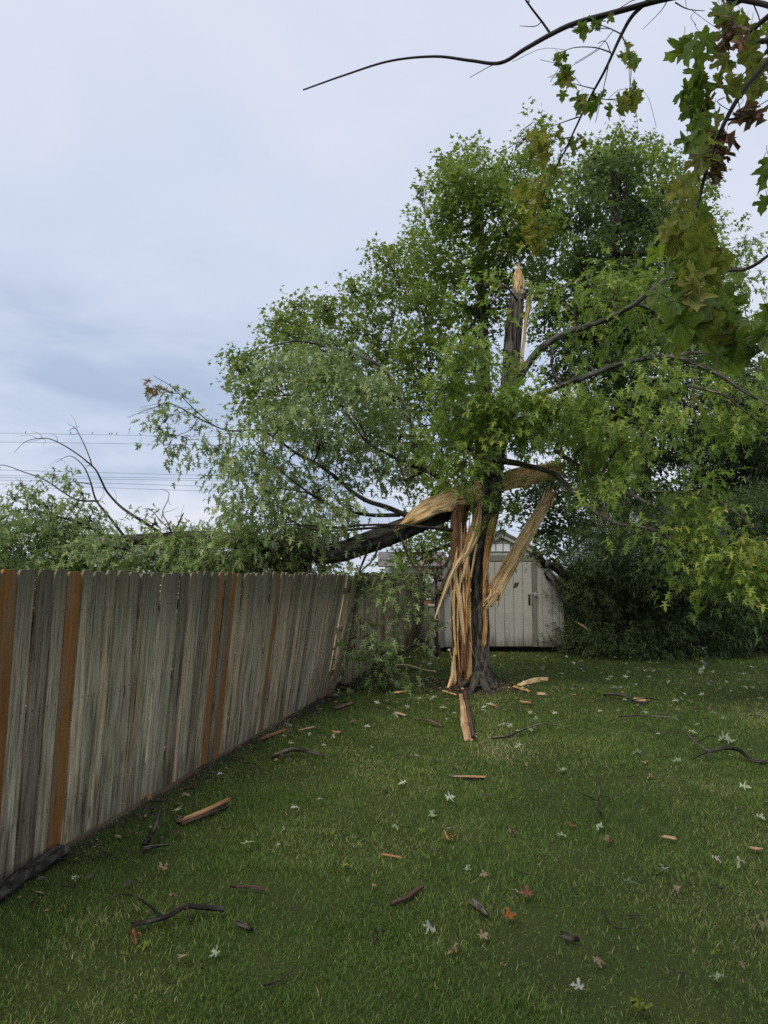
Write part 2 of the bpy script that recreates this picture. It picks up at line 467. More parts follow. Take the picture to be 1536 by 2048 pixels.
class Crown:
    """leaf sprays spread through lobes; every lobe is a centre and three radii in metres"""
    def __init__(s, seed):
        s.rs = np.random.RandomState(seed); s.p, s.a, s.n, s.s, s.l = [], [], [], [], []; s.sub = []

    def lobe(s, c, r, sprays, k=7, leaf=.11, L=.35, droop=.7, clump=.26, up=.15, tone=0.0, nsub=None):
        rs = s.rs; c = np.asarray(c, float); r = np.asarray(r, float) * np.ones(3)
        m = nsub or max(4, int(7 + rs.rand() * 5))
        d = nrm(rs.normal(size=(m, 3))); sc = c + d * r * (.40 + .55 * rs.rand(m, 1)); tn = rs.normal(size=m) * .17
        s.sub.append((c, sc))
        i = rs.randint(m, size=sprays)
        e = rs.normal(size=(sprays, 3)) * r * clump * [1, 1, .5]; b = sc[i] + e
        out = nrm(nrm((b - c) / r) * .5 + nrm(e) * [.7, .7, .35] + [0, 0, up] + rs.normal(size=(sprays, 3)) * .35)
        t = rs.rand(sprays, k)
        pos = b[:, None] + out[:, None] * (t[..., None] * L) + rs.normal(size=(sprays, k, 3)) * L * .16
        pos[..., 2] -= (t ** 2) * L * .55 * droop
        ax = nrm(out[:, None] * .8 + np.array([0, 0, -1.0]) * droop + rs.normal(size=(sprays, k, 3)) * .5)
        nn = rs.normal(size=(sprays, k, 3)) * .5 + [0, 0, 1.0] + out[:, None] * .35
        s.p.append(pos.reshape(-1, 3)); s.a.append(ax.reshape(-1, 3)); s.n.append(nn.reshape(-1, 3))
        s.s.append(leaf * (.55 + .9 * rs.rand(sprays * k)))
        s.l.append(np.clip(.45 + tone + np.repeat(tn[i] + rs.normal(size=sprays) * .10, k) + rs.normal(size=sprays * k) * .13, 0, 1))

    def spray(s, path, k=16, leaf=.11, spread=.10, droop=.8, tone=0.0, t0=.2):
        """leaves hung along a twig"""
        rs = s.rs; q = spline(path, 40); t = t0 + (1 - t0) * rs.rand(k); i = (t * 39).astype(int)
        pos = q[i] + rs.normal(size=(k, 3)) * spread - [0, 0, spread * .5]
        ax = nrm(rs.normal(size=(k, 3)) * .6 + np.array([0, 0, -1.0]) * droop)
        s.p.append(pos); s.a.append(ax); s.n.append(rs.normal(size=(k, 3)) + [0, 0, .5])
        s.s.append(leaf * (.65 + .7 * rs.rand(k))); s.l.append(np.clip(.45 + tone + rs.normal(size=k) * .18, 0, 1))

    def build(s, mat, T, parent, name='crown'):
        return leaf_mesh(name, np.concatenate(s.p), np.concatenate(s.a), np.concatenate(s.n), np.concatenate(s.s), np.concatenate(s.l), T, mat, parent)


class Skeleton:
    """limbs that grow from the trunk to the lobes of a crown; every limb is a part of its own"""
    def __init__(s, parent, mat, seed):
        s.parent, s.mat, s.rs = parent, mat, np.random.RandomState(seed); s.pts = np.zeros((0, 3)); s.r = np.zeros(0)

    def put(s, path, rad):
        s.pts = np.vstack([s.pts, path]); s.r = np.r_[s.r, rad]

    def limb(s, pts, r0, r1, ns=7, name='branch', n=26, wob=.0, mat=None, acc=None, seed=None, ridge=.08, tw=3):
        p = spline(pts, n)
        if wob:
            k = s.rs.rand() * 90
            p = p + wob * np.stack([vnoise(np.linspace(0, 5, n) + k + c * 17, 3) - .5 for c in range(3)], -1) * np.linspace(0, 1, n)[:, None]
        rad = r0 + (r1 - r0) * np.linspace(0, 1, n) ** .8
        s.put(p, rad)
        a = acc or Acc(); a.add(*tube(p, rad, ns, ridge, seed or s.rs.randint(99)))
        for _ in range(tw):
            i = int(n * (.25 + .72 * s.rs.rand())); i = min(i, n - 2); d = nrm(p[i + 1] - p[i]); e = nrm(s.rs.normal(size=3) + d * .7 + [0, 0, .1]); q = .12 + .28 * s.rs.rand()
            g = np.array([0, 0, -.25 * q * s.rs.rand()]); tp = spline([p[i], p[i] + e * q * .5 + g * .2, p[i] + (e + d * .4) * q * .8 + g * 1.5], 8); a.add(*tube(tp, np.linspace(min(.004, rad[i] * .6), .0018, 8), 4))
        if acc is None: a.build(name, mat or s.mat, s.parent)
        return p

    def grow(s, crown, r0=.05, rmin=.006, ns=5, lift=.25, zbias=.6):
        order = sorted(crown.sub, key=lambda q: np.min(np.linalg.norm(s.pts - q[0], axis=1)))
        for c, sc in order:
            d = s.pts - c; cost = np.linalg.norm(d, axis=1) + zbias * np.maximum(d[:, 2], 0) + .004 / np.maximum(s.r, .004) * .3
            i = int(np.argmin(cost)); a = s.pts[i]; D = np.linalg.norm(c - a)
            ra = min(r0, s.r[i] * .8)
            mid = (a + c) / 2 + np.array([0, 0, lift * D * .25]) + s.rs.normal(size=3) * D * .07
            A = Acc(); n = 12; p = spline([a, mid, c], n); rad = np.linspace(ra, max(ra * .5, rmin), n)
            s.put(p, rad); A.add(*tube(p, rad, ns + 1, 0, s.rs.randint(99)))
            for q in sc:
                a2 = p[int(n * (.45 + .5 * s.rs.rand()))]
                m2 = (a2 + q) / 2 + s.rs.normal(size=3) * np.linalg.norm(q - a2) * .12
                pp = spline([a2, m2, q], 7); A.add(*tube(pp, np.linspace(max(ra * .4, rmin), rmin * .6, 7), ns - 1, 0, 1))
            A.build('branch', s.mat, s.parent)


def lobes(cr, rows, dens, Y, jit=.8, flat=1.0, **kw):
    """rows: (u, v, radius_u[, radius_v[, Y]]) in photo pixels"""
    for row in rows:
        u, v, ru = row[:3]; rv = row[3] if len(row) > 3 else ru; y = row[4] if len(row) > 4 else Y
        y = y + (cr.rs.rand() - .5) * 2 * jit; k = px2m(y)
        cr.lobe(P(u, v, y), (ru * k, ru * k * flat, rv * k), max(3, int(dens * ru * rv / 3600.)), **kw)


rnd = random.Random(7)

#==STRUCTURE==
FB0 = G(95, 1712); FB1 = G(832, 1284)
FD = nrm(FB1 - FB0); FN = np.array([FD[1], -FD[0], 0.0])        # along the fence, and out of it into the yard
TREE = G(945, 1370); TY = TREE[1]


def fence_dist(x, y):
    return (x - FB0[0]) * FN[0] + (y - FB0[1]) * FN[1]


def lawn():
    m, nt = newmat('lawn_soil_and_thatch')
    v = nd(nt, 'ShaderNodeTexCoord').outputs['Object']
    n = noise(nt, v, 1.1, 5, .6); n2 = noise(nt, v, 60, 3, .7)
    c = ramp(nt, n, [(.35, (.026, .042, .011)), (.55, (.040, .060, .016)), (.7, (.062, .072, .024))])
    c = mixc(nt, mth(nt, 'MULTIPLY', n2, .6), c, (.060, .070, .024))
    # bare earth: a strip along the fence and a ring round the tree
    sp = nd(nt, 'ShaderNodeSeparateXYZ', Vector=v)
    fd = mth(nt, 'ADD', mth(nt, 'ADD', mth(nt, 'MULTIPLY', sp.outputs[0], float(FN[0])), mth(nt, 'MULTIPLY', sp.outputs[1], float(FN[1]))), float(-(FB0[0] * FN[0] + FB0[1] * FN[1])))
    f1 = nd(nt, 'ShaderNodeMapRange', i0=mth(nt, 'ADD', fd, mth(nt, 'MULTIPLY', n, .7)), i1=.58, i2=.36, i3=0.0, i4=1.0).outputs[0]
    gt = mth(nt, 'GREATER_THAN', fd, -.4); f1 = mth(nt, 'MULTIPLY', f1, gt)
    dx = mth(nt, 'SUBTRACT', sp.outputs[0], float(TREE[0])); dy = mth(nt, 'SUBTRACT', sp.outputs[1], float(TREE[1]))
    dd = mth(nt, 'SQRT', mth(nt, 'ADD', mth(nt, 'MULTIPLY', dx, dx), mth(nt, 'MULTIPLY', dy, dy)))
    f2 = nd(nt, 'ShaderNodeMapRange', i0=mth(nt, 'SUBTRACT', dd, n), i1=.55, i2=.15, i3=0.0, i4=1.0).outputs[0]
    c = mixc(nt, mth(nt, 'MAXIMUM', f1, f2), c, mixc(nt, n2, (.022, .016, .011), (.060, .044, .030)))
    finish(nt, c, .95, n2, .8, .03, .1)
    xs = np.r_[-400, -60, np.linspace(-14, 16, 61), 80, 400]; ys = np.r_[-60, np.linspace(-2, 26, 57), 60, 150, 700]
    X, Yg = np.meshgrid(xs, ys); Z = np.zeros_like(X)
    inn = (np.abs(X - 1) < 14) & (Yg < 26)
    Z += np.where(inn, .035 * (vnoise2(X * .9, Yg * .9, 4) - .5), 0) - .012
    n_ = len(xs); V = np.stack([X, Yg, Z], -1).reshape(-1, 3)
    F = np.array([(j * n_ + i, j * n_ + i + 1, (j + 1) * n_ + i + 1, (j + 1) * n_ + i) for j in range(len(ys) - 1) for i in range(n_ - 1)])
    tag(mk('lawn', V, F, m), 'dark green back yard lawn', kind='structure')


lawn()


def grass():
    rs = np.random.RandomState(11)
    m, nt = newmat('grass_blade')
    lv = nd(nt, 'ShaderNodeAttribute', dict(attribute_name='lv')).outputs['Fac']
    c = ramp(nt, lv, [(0, (.050, .094, .018)), (.35, (.102, .172, .033)), (.65, (.168, .242, .054)), (.85, (.27, .29, .10)), (1, (.48, .42, .24))])
    b = nd(nt, 'ShaderNodeBsdfPrincipled', Base_Color=c, Roughness=.5); b.inputs['Specular IOR Level'].default_value = .2
    tr = nd(nt, 'ShaderNodeBsdfTranslucent', Color=c)
    mx = nd(nt, 'ShaderNodeMixShader', i0=.3, i1=b.outputs[0], i2=tr.outputs[0]); nd(nt, 'ShaderNodeOutputMaterial', Surface=mx.outputs[0])
    Vs, Fs, Ls, off = [], [], [], 0
    for y0, y1, dens in ((1.6, 4.2, 12500), (4.2, 6.5, 9500), (6.5, 9.5, 5000), (9.5, 13, 2000), (13, 18, 900), (18, 30, 170)):
        xl, xr = -.56 * y1 - 1.4, .56 * y1 + 1.4
        n = int((xr - xl) * (y1 - y0) * dens); x = xl + (xr - xl) * rs.rand(n); y = y0 + (y1 - y0) * rs.rand(n)
        fd = fence_dist(x, y); td = np.hypot(x - TREE[0], y - TREE[1])
        keep = (np.abs(x) < .56 * y + 1.2) & (fd > .025) & ((x > -.4) | (y < 13) | (fd > 0))
        bare = np.clip((fd + .12 - .25 * np.clip((y - 6) / 4, 0, 1) + .3 * (vnoise2(x * 3, y * 3, 6) - .5)) / .45, 0, 1) * np.clip((td - .45) / .8, 0, 1)
        pn = vnoise2(x * 1.7, y * 1.7, 5)
        keep &= rs.rand(n) < np.clip(.12 + .88 * bare, 0, 1) * np.clip(.55 + .9 * (pn - .2), .35, 1)
        x, y, bare, pn = x[keep], y[keep], bare[keep], pn[keep]; n = len(x)
        far = (y0 + y1) / 2
        h = (.010 + .014 * rs.rand(n)) * (.6 + .9 * vnoise2(x * 2.3, y * 2.3, 8)) * (1 + .035 * far); h[rs.rand(n) < .03] *= 1.8; h *= np.where(vnoise2(x * 5, y * 5, 31) > .72, 1.5, 1)
        w = .0008 + .00030 * far + .0005 * rs.rand(n)
        a = rs.rand(n) * 2 * np.pi; la = rs.rand(n) * 2 * np.pi; ln = (.35 + .9 * rs.rand(n)) * h
        z0 = .035 * (vnoise2(x * .9, y * .9, 4) - .5) - .014
        sx, sy = np.cos(a) * w, np.sin(a) * w; lx, ly = np.cos(la) * ln, np.sin(la) * ln
        V = np.stack([np.stack([x - sx, y - sy, z0], -1), np.stack([x + sx, y + sy, z0], -1),
                      np.stack([x + sx * .8 + lx * .35, y + sy * .8 + ly * .35, z0 + h * .6], -1),
                      np.stack([x - sx * .8 + lx * .35, y - sy * .8 + ly * .35, z0 + h * .6], -1),
                      np.stack([x + lx, y + ly, z0 + h], -1)], 1)
        Vs.append(V.reshape(-1, 3)); b_ = off + np.arange(n)[:, None] * 5
        Fs.append(np.concatenate([b_ + [0, 1, 2], b_ + [0, 2, 3], b_ + [3, 2, 4]]) if y0 < 4 else b_ + [0, 1, 4]); off += n * 5
        pat = vnoise2(x * .55 + 3, y * .55, 21) * .6 + vnoise2(x * 1.9, y * 1.9, 22) * .45 + vnoise2(x * 6, y * 6, 23) * .25 - .15
        th_ = np.clip((vnoise2(x * .8 + 7, y * .8, 41) - .62) * 5, 0, 1) * (rs.rand(n) < .5)
        l = np.clip(.15 + .35 * th_ + .55 * pat + rs.normal(size=n) * .13 + (rs.rand(n) < .08) * .4, 0, 1)
        Ls.append(np.repeat(l, 5))
    o = mk('grass', np.concatenate(Vs), np.concatenate(Fs), m, None, False, lv=np.concatenate(Ls))
    tag(o, 'short green grass blades covering the yard', 'grass', kind='stuff')


grass()
#==MORE==
def uv(p):
    d = np.asarray(p, float) - E0; k = d @ Fw
    return 768 + FPX * d[0] / k, 1024 - FPX * (d @ Uw) / k


def fence():
    t = thing('privacy_fence', FB0, 'long weathered grey wooden privacy fence with a few new orange boards', 'fence')
    rs = random.Random(3)
    s0, s1 = -2.6, float(np.linalg.norm(FB1 - FB0)) + 1.2
    lean_y = [(2, .03), (4.6, .075), (7.1, .16), (9.5, .25), (11.2, .34), (11.9, .26), (12.5, .06), (15, .02), (22, 0)]
    lean = lambda y: float(np.interp(y, [a for a, _ in lean_y], [b for _, b in lean_y]))
    meshes = {}

    def board_mesh(w, hgt, var):
        key = (w, hgt, var)
        if key in meshes: return meshes[key]
        r2 = random.Random(hash(key) % 1000); th = .008; c = .022
        zs = [0.0, .45, .9, 1.35, hgt - .03]
        pts = []
        for k, z in enumerate(zs):
            wv = (r2.random() - .5) * .006
            pts.append((-w / 2 + wv, w / 2 + wv, z))
        V, F = [], []
        for sy in (-1, 1):
            for (a, b, z) in pts:
                V += [(a, sy * th, z), (b, sy * th, z)]
            a, b, _ = pts[-1]
            V += [(a + c, sy * th, hgt), (b - c, sy * th, hgt)]
        n = len(V) // 2; L = n // 2
        for k in range(L - 1):
            q = (2 * k, 2 * k + 1, 2 * k + 3, 2 * k + 2)
            F.append(q); F.append(tuple(n + i for i in reversed(q)))
            F.append((2 * k, 2 * k + 2, n + 2 * k + 2, n + 2 * k)); F.append((2 * k + 1, n + 2 * k + 1, n + 2 * k + 3, 2 * k + 3))
        F.append((0, n, n + 1, 1)); F.append((n - 2, n - 1, 2 * n - 1, 2 * n - 2))
        me = bpy.data.meshes.new('board'); me.from_pydata(V, [], F); me.update(); me.materials.append(M['fence'])
        mc = me.copy(); mc.materials[0] = M['cedar']
        meshes[key] = (me, mc); return meshes[key]

    s = s0; k = 0; gap_done = False; todo = [5, 138, 441, 473, 556, 768]
    while s < s1:
        w = rs.choice([.135, .140, .140, .145, .118]); hgt = rs.choice([1.74, 1.75, 1.76, 1.765])
        b = FB0 + FD * (s + w / 2); y = b[1]; ub, _ = uv(b + np.array([0, 0, 1.0]))
        ln = lean(y) + rs.uniform(-.006, .006); rack = rs.uniform(-.008, .008); base = np.zeros(3)
        if 10.9 < y < 11.9:
            ln += .0; rack = (y - 10.9) * .34 + rs.uniform(-.07, .07); base = FN * rs.uniform(-.05, .04)
            if not gap_done:
                s += .13; gap_done = True; continue
        top = b + np.array([0, 0, 1.75]) + FN * ln + FD * rack
        zax = nrm(top - b); yax = nrm(np.cross(zax, FD)); xax = np.cross(yax, zax)
        tu = uv(top)[0]
        fresh = False
        for q in list(todo):
            hw_ = abs(uv(top + FD * w * .5)[0] - tu) * 1.05 + .6
            if abs(tu - q) <= hw_: fresh = True; todo.remove(q)
        cat = board_mesh(w, hgt, k % 5)
        o = bpy.data.objects.new('board', cat[1 if fresh else 0]); C.objects.link(o)
        off = FN * rs.uniform(-.009, .009) + base
        o.matrix_world = Matrix(((xax[0], yax[0], zax[0], b[0] + off[0]), (xax[1], yax[1], zax[1], b[1] + off[1]), (xax[2], yax[2], zax[2], .015), (0, 0, 0, 1)))
        attach(o, t)
        s += w + rs.choice([.004, .007, .010, .013]); k += 1
    for z in (.28, .92, 1.50):                       # rails and posts stand on the far side
        for a in np.arange(s0, s1, 2.4):
            e = min(a + 2.4, s1); n = 5
            pth = [FB0 + FD * q - FN * .035 + np.array([0, 0, z]) + FN * lean((FB0 + FD * q)[1]) * z / 1.75 for q in np.linspace(a, e - .01, n)]
            A = Acc(); V = []; F = []
            for p in pth:
                for dy, dz in ((-.018, -.042), (.018, -.042), (.018, .042), (-.018, .042)):
                    V.append(p + FN * dy + np.array([0, 0, dz]))
            for i in range(n - 1):
                for j in range(4):
                    F.append((i * 4 + j, i * 4 + (j + 1) % 4, i * 4 + 4 + (j + 1) % 4, i * 4 + 4 + j))
            F += [(3, 2, 1, 0), tuple(n * 4 - 4 + j for j in range(4))]
            A.add(V, F).build('rail', M['fence'], t, False)
    for a in np.arange(s0, s1, 2.4):
        b = FB0 + FD * a; ln = lean(b[1])
        zax = nrm(np.array([0, 0, 1.75]) + FN * ln); R3 = np.column_stack([FD, np.cross(zax, FD), zax])
        A = Acc(); A.add(*box(b - FN * .10 + zax * .82, (.044, .044, .84), R3)); A.build('post', M['fence'], t, False)


fence()


def edging():
    a, b = G(-60, 1838), G(125, 1708)
    d = nrm(b - a); n = np.array([d[1], -d[0], 0])
    V, F, gc, mi = slab([a + [0, 0, .03], (a + b) / 2 + [0, 0, .035], b + [0, 0, .03]], [.10, .10, .09], .075, (0, 0, 1), 7, 24, .02, .03, .12, 4)
    o = mk('edging_timber', V, F, M['bark_wet'], None, True, gc)
    tag(o, 'dark wet timber lying along the foot of the fence at lower left', 'timber')


edging()


def shed():
    Y0 = G(1003, 1304)[1]
    q = lambda u, v: (P(u, v, Y0)[0], P(u, v, Y0)[2])
    cx = q(1003, 1200)[0]; zb = .10
    hw = q(1125, 1200)[0] - cx
    ze = q(1125, 1187)[1]; bxw = hw * .57; zbk = q(1003, 1100)[1]; za = q(1003, 1066)[1]; D = 3.4
    prof = lambda x: float(np.interp(abs(x), [0, bxw, hw], [za, zbk, ze]))
    t = thing('garden_shed', (cx, Y0, 0), 'greige wooden barn-roofed garden shed behind the broken tree', 'shed')
    paint, pn = newmat('greige_paint'); pv = coords(pn, 'Object'); p1 = noise(pn, pv, 3.0); p2 = noise(pn, coords(pn, 'Object', (9, 9, 1.2)), 1.0, 4)
    pc = ramp(pn, p1, [(.3, (.385, .375, .335)), (.7, (.46, .45, .405))]); pz = nd(pn, 'ShaderNodeSeparateXYZ', Vector=nd(pn, 'ShaderNodeTexCoord').outputs['Object']).outputs[2]
    sp_ = nd(pn, 'ShaderNodeMapRange', i0=mth(pn, 'SUBTRACT', pz, mth(pn, 'MULTIPLY', p2, .7)), i1=.05, i2=-.25, i3=0.0, i4=.75).outputs[0]; pc = mixc(pn, sp_, pc, (.10, .085, .06))
    pc = mixc(pn, ramp(pn, p2, [(.55, (0, 0, 0)), (.78, (.16, .16, .16))]), pc, (.22, .21, .17)); finish(pn, pc, .7, p1, .2, .004)
    trim = plain('grey_trim_paint', (.19, .185, .16), .7, .15, 5)
    head = plain('olive_trim_paint', (.19, .195, .145), .7, .12, 5); roofm = plain('shed_shingle', (.13, .125, .11), .9, .35, 14)
    dark = plain('skid_timber', (.035, .022, .016), .9); steel = plain('hasp_steel', (.35, .35, .36), .35, .1, 9, .6); glassm = plain('papered_pane', (.74, .75, .74), .35, .06, 8, .5)

    def poly(name, pts, y0, y1, mat, par):
        n = len(pts); V = [(x, y0, z) for x, z in pts] + [(x, y1, z) for x, z in pts]
        F = [tuple(range(n - 1, -1, -1)), tuple(range(n, 2 * n))] + [(i, (i + 1) % n, n + (i + 1) % n, n + i) for i in range(n)]
        return mk(name, V, F, mat, par, False)

    def up(x0, x1, zl):                     # a vertical board cut by the roof line
        xs = sorted([x0, x1] + [v for v in (-bxw, 0, bxw) if x0 < v < x1])
        return [(cx + x0, zl), (cx + x1, zl)] + [(cx + x, prof(x) - .015) for x in reversed(xs)]
    rel = lambda u, v=1200: q(u, v)[0] - cx
    dl, dr = rel(934), rel(1064); dz = q(1003, 1122)[1]; hz = q(1003, 1111)[1]
    # side walls, back wall, floor
    poly('backing_wall', up(-hw + .01, hw - .01, zb), Y0 + .02, Y0 + .05, trim, t)
    poly('rear_wall', up(-hw + .01, hw - .01, zb), Y0 + D - .05, Y0 + D, paint, t)
    for sg in (-1, 1):
        poly('side_wall', [(cx + sg * hw, zb), (cx + sg * hw, ze), (cx + sg * (hw - .03), ze), (cx + sg * (hw - .03), zb)][::sg], Y0 + .052, Y0 + D - .052, paint, t)
    bw = .222
    x = -hw + .075
    while x < hw - .08:
        x1 = min(x + bw, hw - .08)
        if x1 < dl or x > dr + .1:
            poly('siding_board', up(x + .004, x1 - .004, zb + .02), Y0, Y0 + .018, paint, t)
        else:
            poly('siding_board', up(x + .004, x1 - .004, hz + .004), Y0, Y0 + .018, paint, t)
            if x < dl - .03: poly('siding_board', [(cx + x + .004, zb + .02), (cx + dl - .06, zb + .02), (cx + dl - .06, hz - .004), (cx + x + .004, hz - .004)], Y0, Y0 + .018, paint, t)
            if x1 > dr + .12: poly('siding_board', up(dr + .10, x1 - .004, zb + .02)[:2] + [(cx + x1 - .004, hz), (cx + dr + .10, hz)], Y0, Y0 + .018, paint, t)
        x = x1
    # door of vertical planks
    d = thing('door', (cx + dl, Y0, zb), None, None); attach(d, t); d.parent = t; d.location = Vector((dl, 0, zb)); d.matrix_parent_inverse = Matrix.Identity(4)
    x = dl; npl = 7; pw = (dr - dl) / npl
    for i in range(npl):
        poly('door_plank', [(cx + x + .005, zb + .03), (cx + x + pw - .005, zb + .03), (cx + x + pw - .005, dz - .02), (cx + x + .005, dz - .02)], Y0 - .028, Y0 - .002, paint, d); x += pw
    hp = q(1061, 1187); A = Acc()
    A.add(*box((hp[0] + .03, Y0 - .036, hp[1]), (.10, .006, .022))); A.add(*box((hp[0] + .10, Y0 - .055, hp[1] - .03), (.022, .014, .028)))
    A.build('hasp', steel, d, False)
    hp = q(1058, 1200); A = Acc(); A.add(*tube(spline([(hp[0], Y0 - .03, hp[1] + .09), (hp[0], Y0 - .07, hp[1] + .06), (hp[0], Y0 - .07, hp[1] - .06), (hp[0], Y0 - .03, hp[1] - .09)], 10), .010, 6))
    A.add(*box((hp[0], Y0 - .032, hp[1]), (.022, .005, .11))); A.build('handle', M['twig'], d, False)
    # trims
    poly('door_header', [(cx + dl - .06, dz), (cx + dr + .16, dz), (cx + dr + .16, hz), (cx + dl - .06, hz)], Y0 - .03, Y0 - .001, head, t)
    poly('door_trim', [(cx + dr + .008, zb + .02), (cx + dr + .095, zb + .02), (cx + dr + .095, dz - .002), (cx + dr + .008, dz - .002)], Y0 - .03, Y0 - .001, trim, t)
    poly('door_trim', [(cx + dl - .058, zb + .02), (cx + dl - .01, zb + .02), (cx + dl - .01, dz - .002), (cx + dl - .058, dz - .002)], Y0 - .03, Y0 - .001, trim, t)
    for sg in (-1, 1):
        a, b = sorted((sg * (hw + .012), sg * (hw - .07)))
        poly('corner_trim', [(cx + a, zb), (cx + b, zb), (cx + b, ze - .02), (cx + a, ze - .02)], Y0 - .02, Y0 + .019, trim if sg < 0 else paint, t)
    # transom window with three panes
    w0, w1 = rel(978), rel(1022); z0 = q(1003, 1104)[1]; z1 = q(1003, 1087)[1]
    wi = poly('window', [(cx + w0, z0), (cx + w1, z0), (cx + w1, z1), (cx + w0, z1)], Y0 - .014, Y0 - .001, trim, t)
    pw = (w1 - w0) / 3
    for i in range(3):
        a, b = cx + w0 + pw * i + .012, cx + w0 + pw * (i + 1) - .012
        poly('pane', [(a, z0 + .014), (b, z0 + .014), (b, z1 - .014), (a, z1 - .014)], Y0 - .020, Y0 - .0141, glassm, wi)
    # gambrel roof: four sloping panels and fascia boards
    pr = [(-hw - .06, ze - .09), (-bxw, zbk), (0, za), (bxw, zbk), (hw + .06, ze - .09)]
    for i in range(4):
        (xa, z_a), (xb, z_b) = pr[i], pr[i + 1]; L = math.hypot(xb - xa, z_b - z_a); nx_, nz_ = -(z_b - z_a) / L, (xb - xa) / L; th = .055
        e = .0 if i in (1, 2) else -.002
        poly('roof_panel', [(cx + xa, z_a), (cx + xb, z_b), (cx + xb + nx_ * th, z_b + nz_ * th), (cx + xa + nx_ * th, z_a + nz_ * th)], Y0 - .10 + e, Y0 + D + .1, roofm, t)
        poly('fascia', [(cx + xa, z_a - .002), (cx + xb, z_b - .002), (cx + xb - nx_ * .085, z_b - nz_ * .085), (cx + xa - nx_ * .085, z_a - nz_ * .085)], Y0 - .075 + e, Y0 - .045, paint if i in (1, 2) else trim, t)
    poly('ridge_cap', [(cx - .10, za + .012), (cx, za + .066), (cx + .10, za + .012), (cx + .10, za + .030), (cx, za + .086), (cx - .10, za + .030)][::-1], Y0 - .115, Y0 + D + .11, roofm, t)
    poly('gable_block', [(cx - .07, za - .11), (cx + .07, za - .11), (cx + .05, za - .02), (cx, za), (cx - .05, za - .02)], Y0 - .080, Y0 - .040, paint, t)
    for yy in (.25, 1.6, 3.1):
        poly('skid', [(cx - hw, -.01), (cx + hw, -.01), (cx + hw, zb - .003), (cx - hw, zb - .003)], Y0 + yy - .12, Y0 + yy + .12, dark, t)
    poly('floor_frame', [(cx - hw + .02, zb - .002), (cx + hw - .02, zb - .002), (cx + hw - .02, zb + .018), (cx - hw + .02, zb + .018)], Y0 - .002, Y0 + D - .06, dark, t)
    return Y0


SHED_Y = shed()


def utility_box():
    Y0 = SHED_Y + 1.2; a = P(858, 1213, Y0); b = P(886, 1262, Y0)
    t = thing('utility_box', ((a[0] + b[0]) / 2, Y0, 0), 'small grey ribbed metal box standing left of the shed', 'box')
    m = plain('grey_metal', (.22, .24, .22), .5, .1, 4, .5); w = b[0] - a[0]; cx = (a[0] + b[0]) / 2; h = a[2]
    A = Acc(); A.add(*box((cx, Y0 + .25, h / 2), (w / 2, .25, h / 2))); A.build('body', m, t, False)
    A = Acc(); A.add(*box((cx, Y0 + .25, h + .02), (w / 2 + .02, .27, .018))); A.build('lid', plain('light_metal', (.45, .46, .44), .5), t, False)
    for i in range(3):
        A = Acc(); A.add(*box((cx, Y0 - .012, h * (.22 + .27 * i)), (w / 2 - .02, .010, .018))); A.build('rib', m, t, False)


utility_box()
#==TREES==


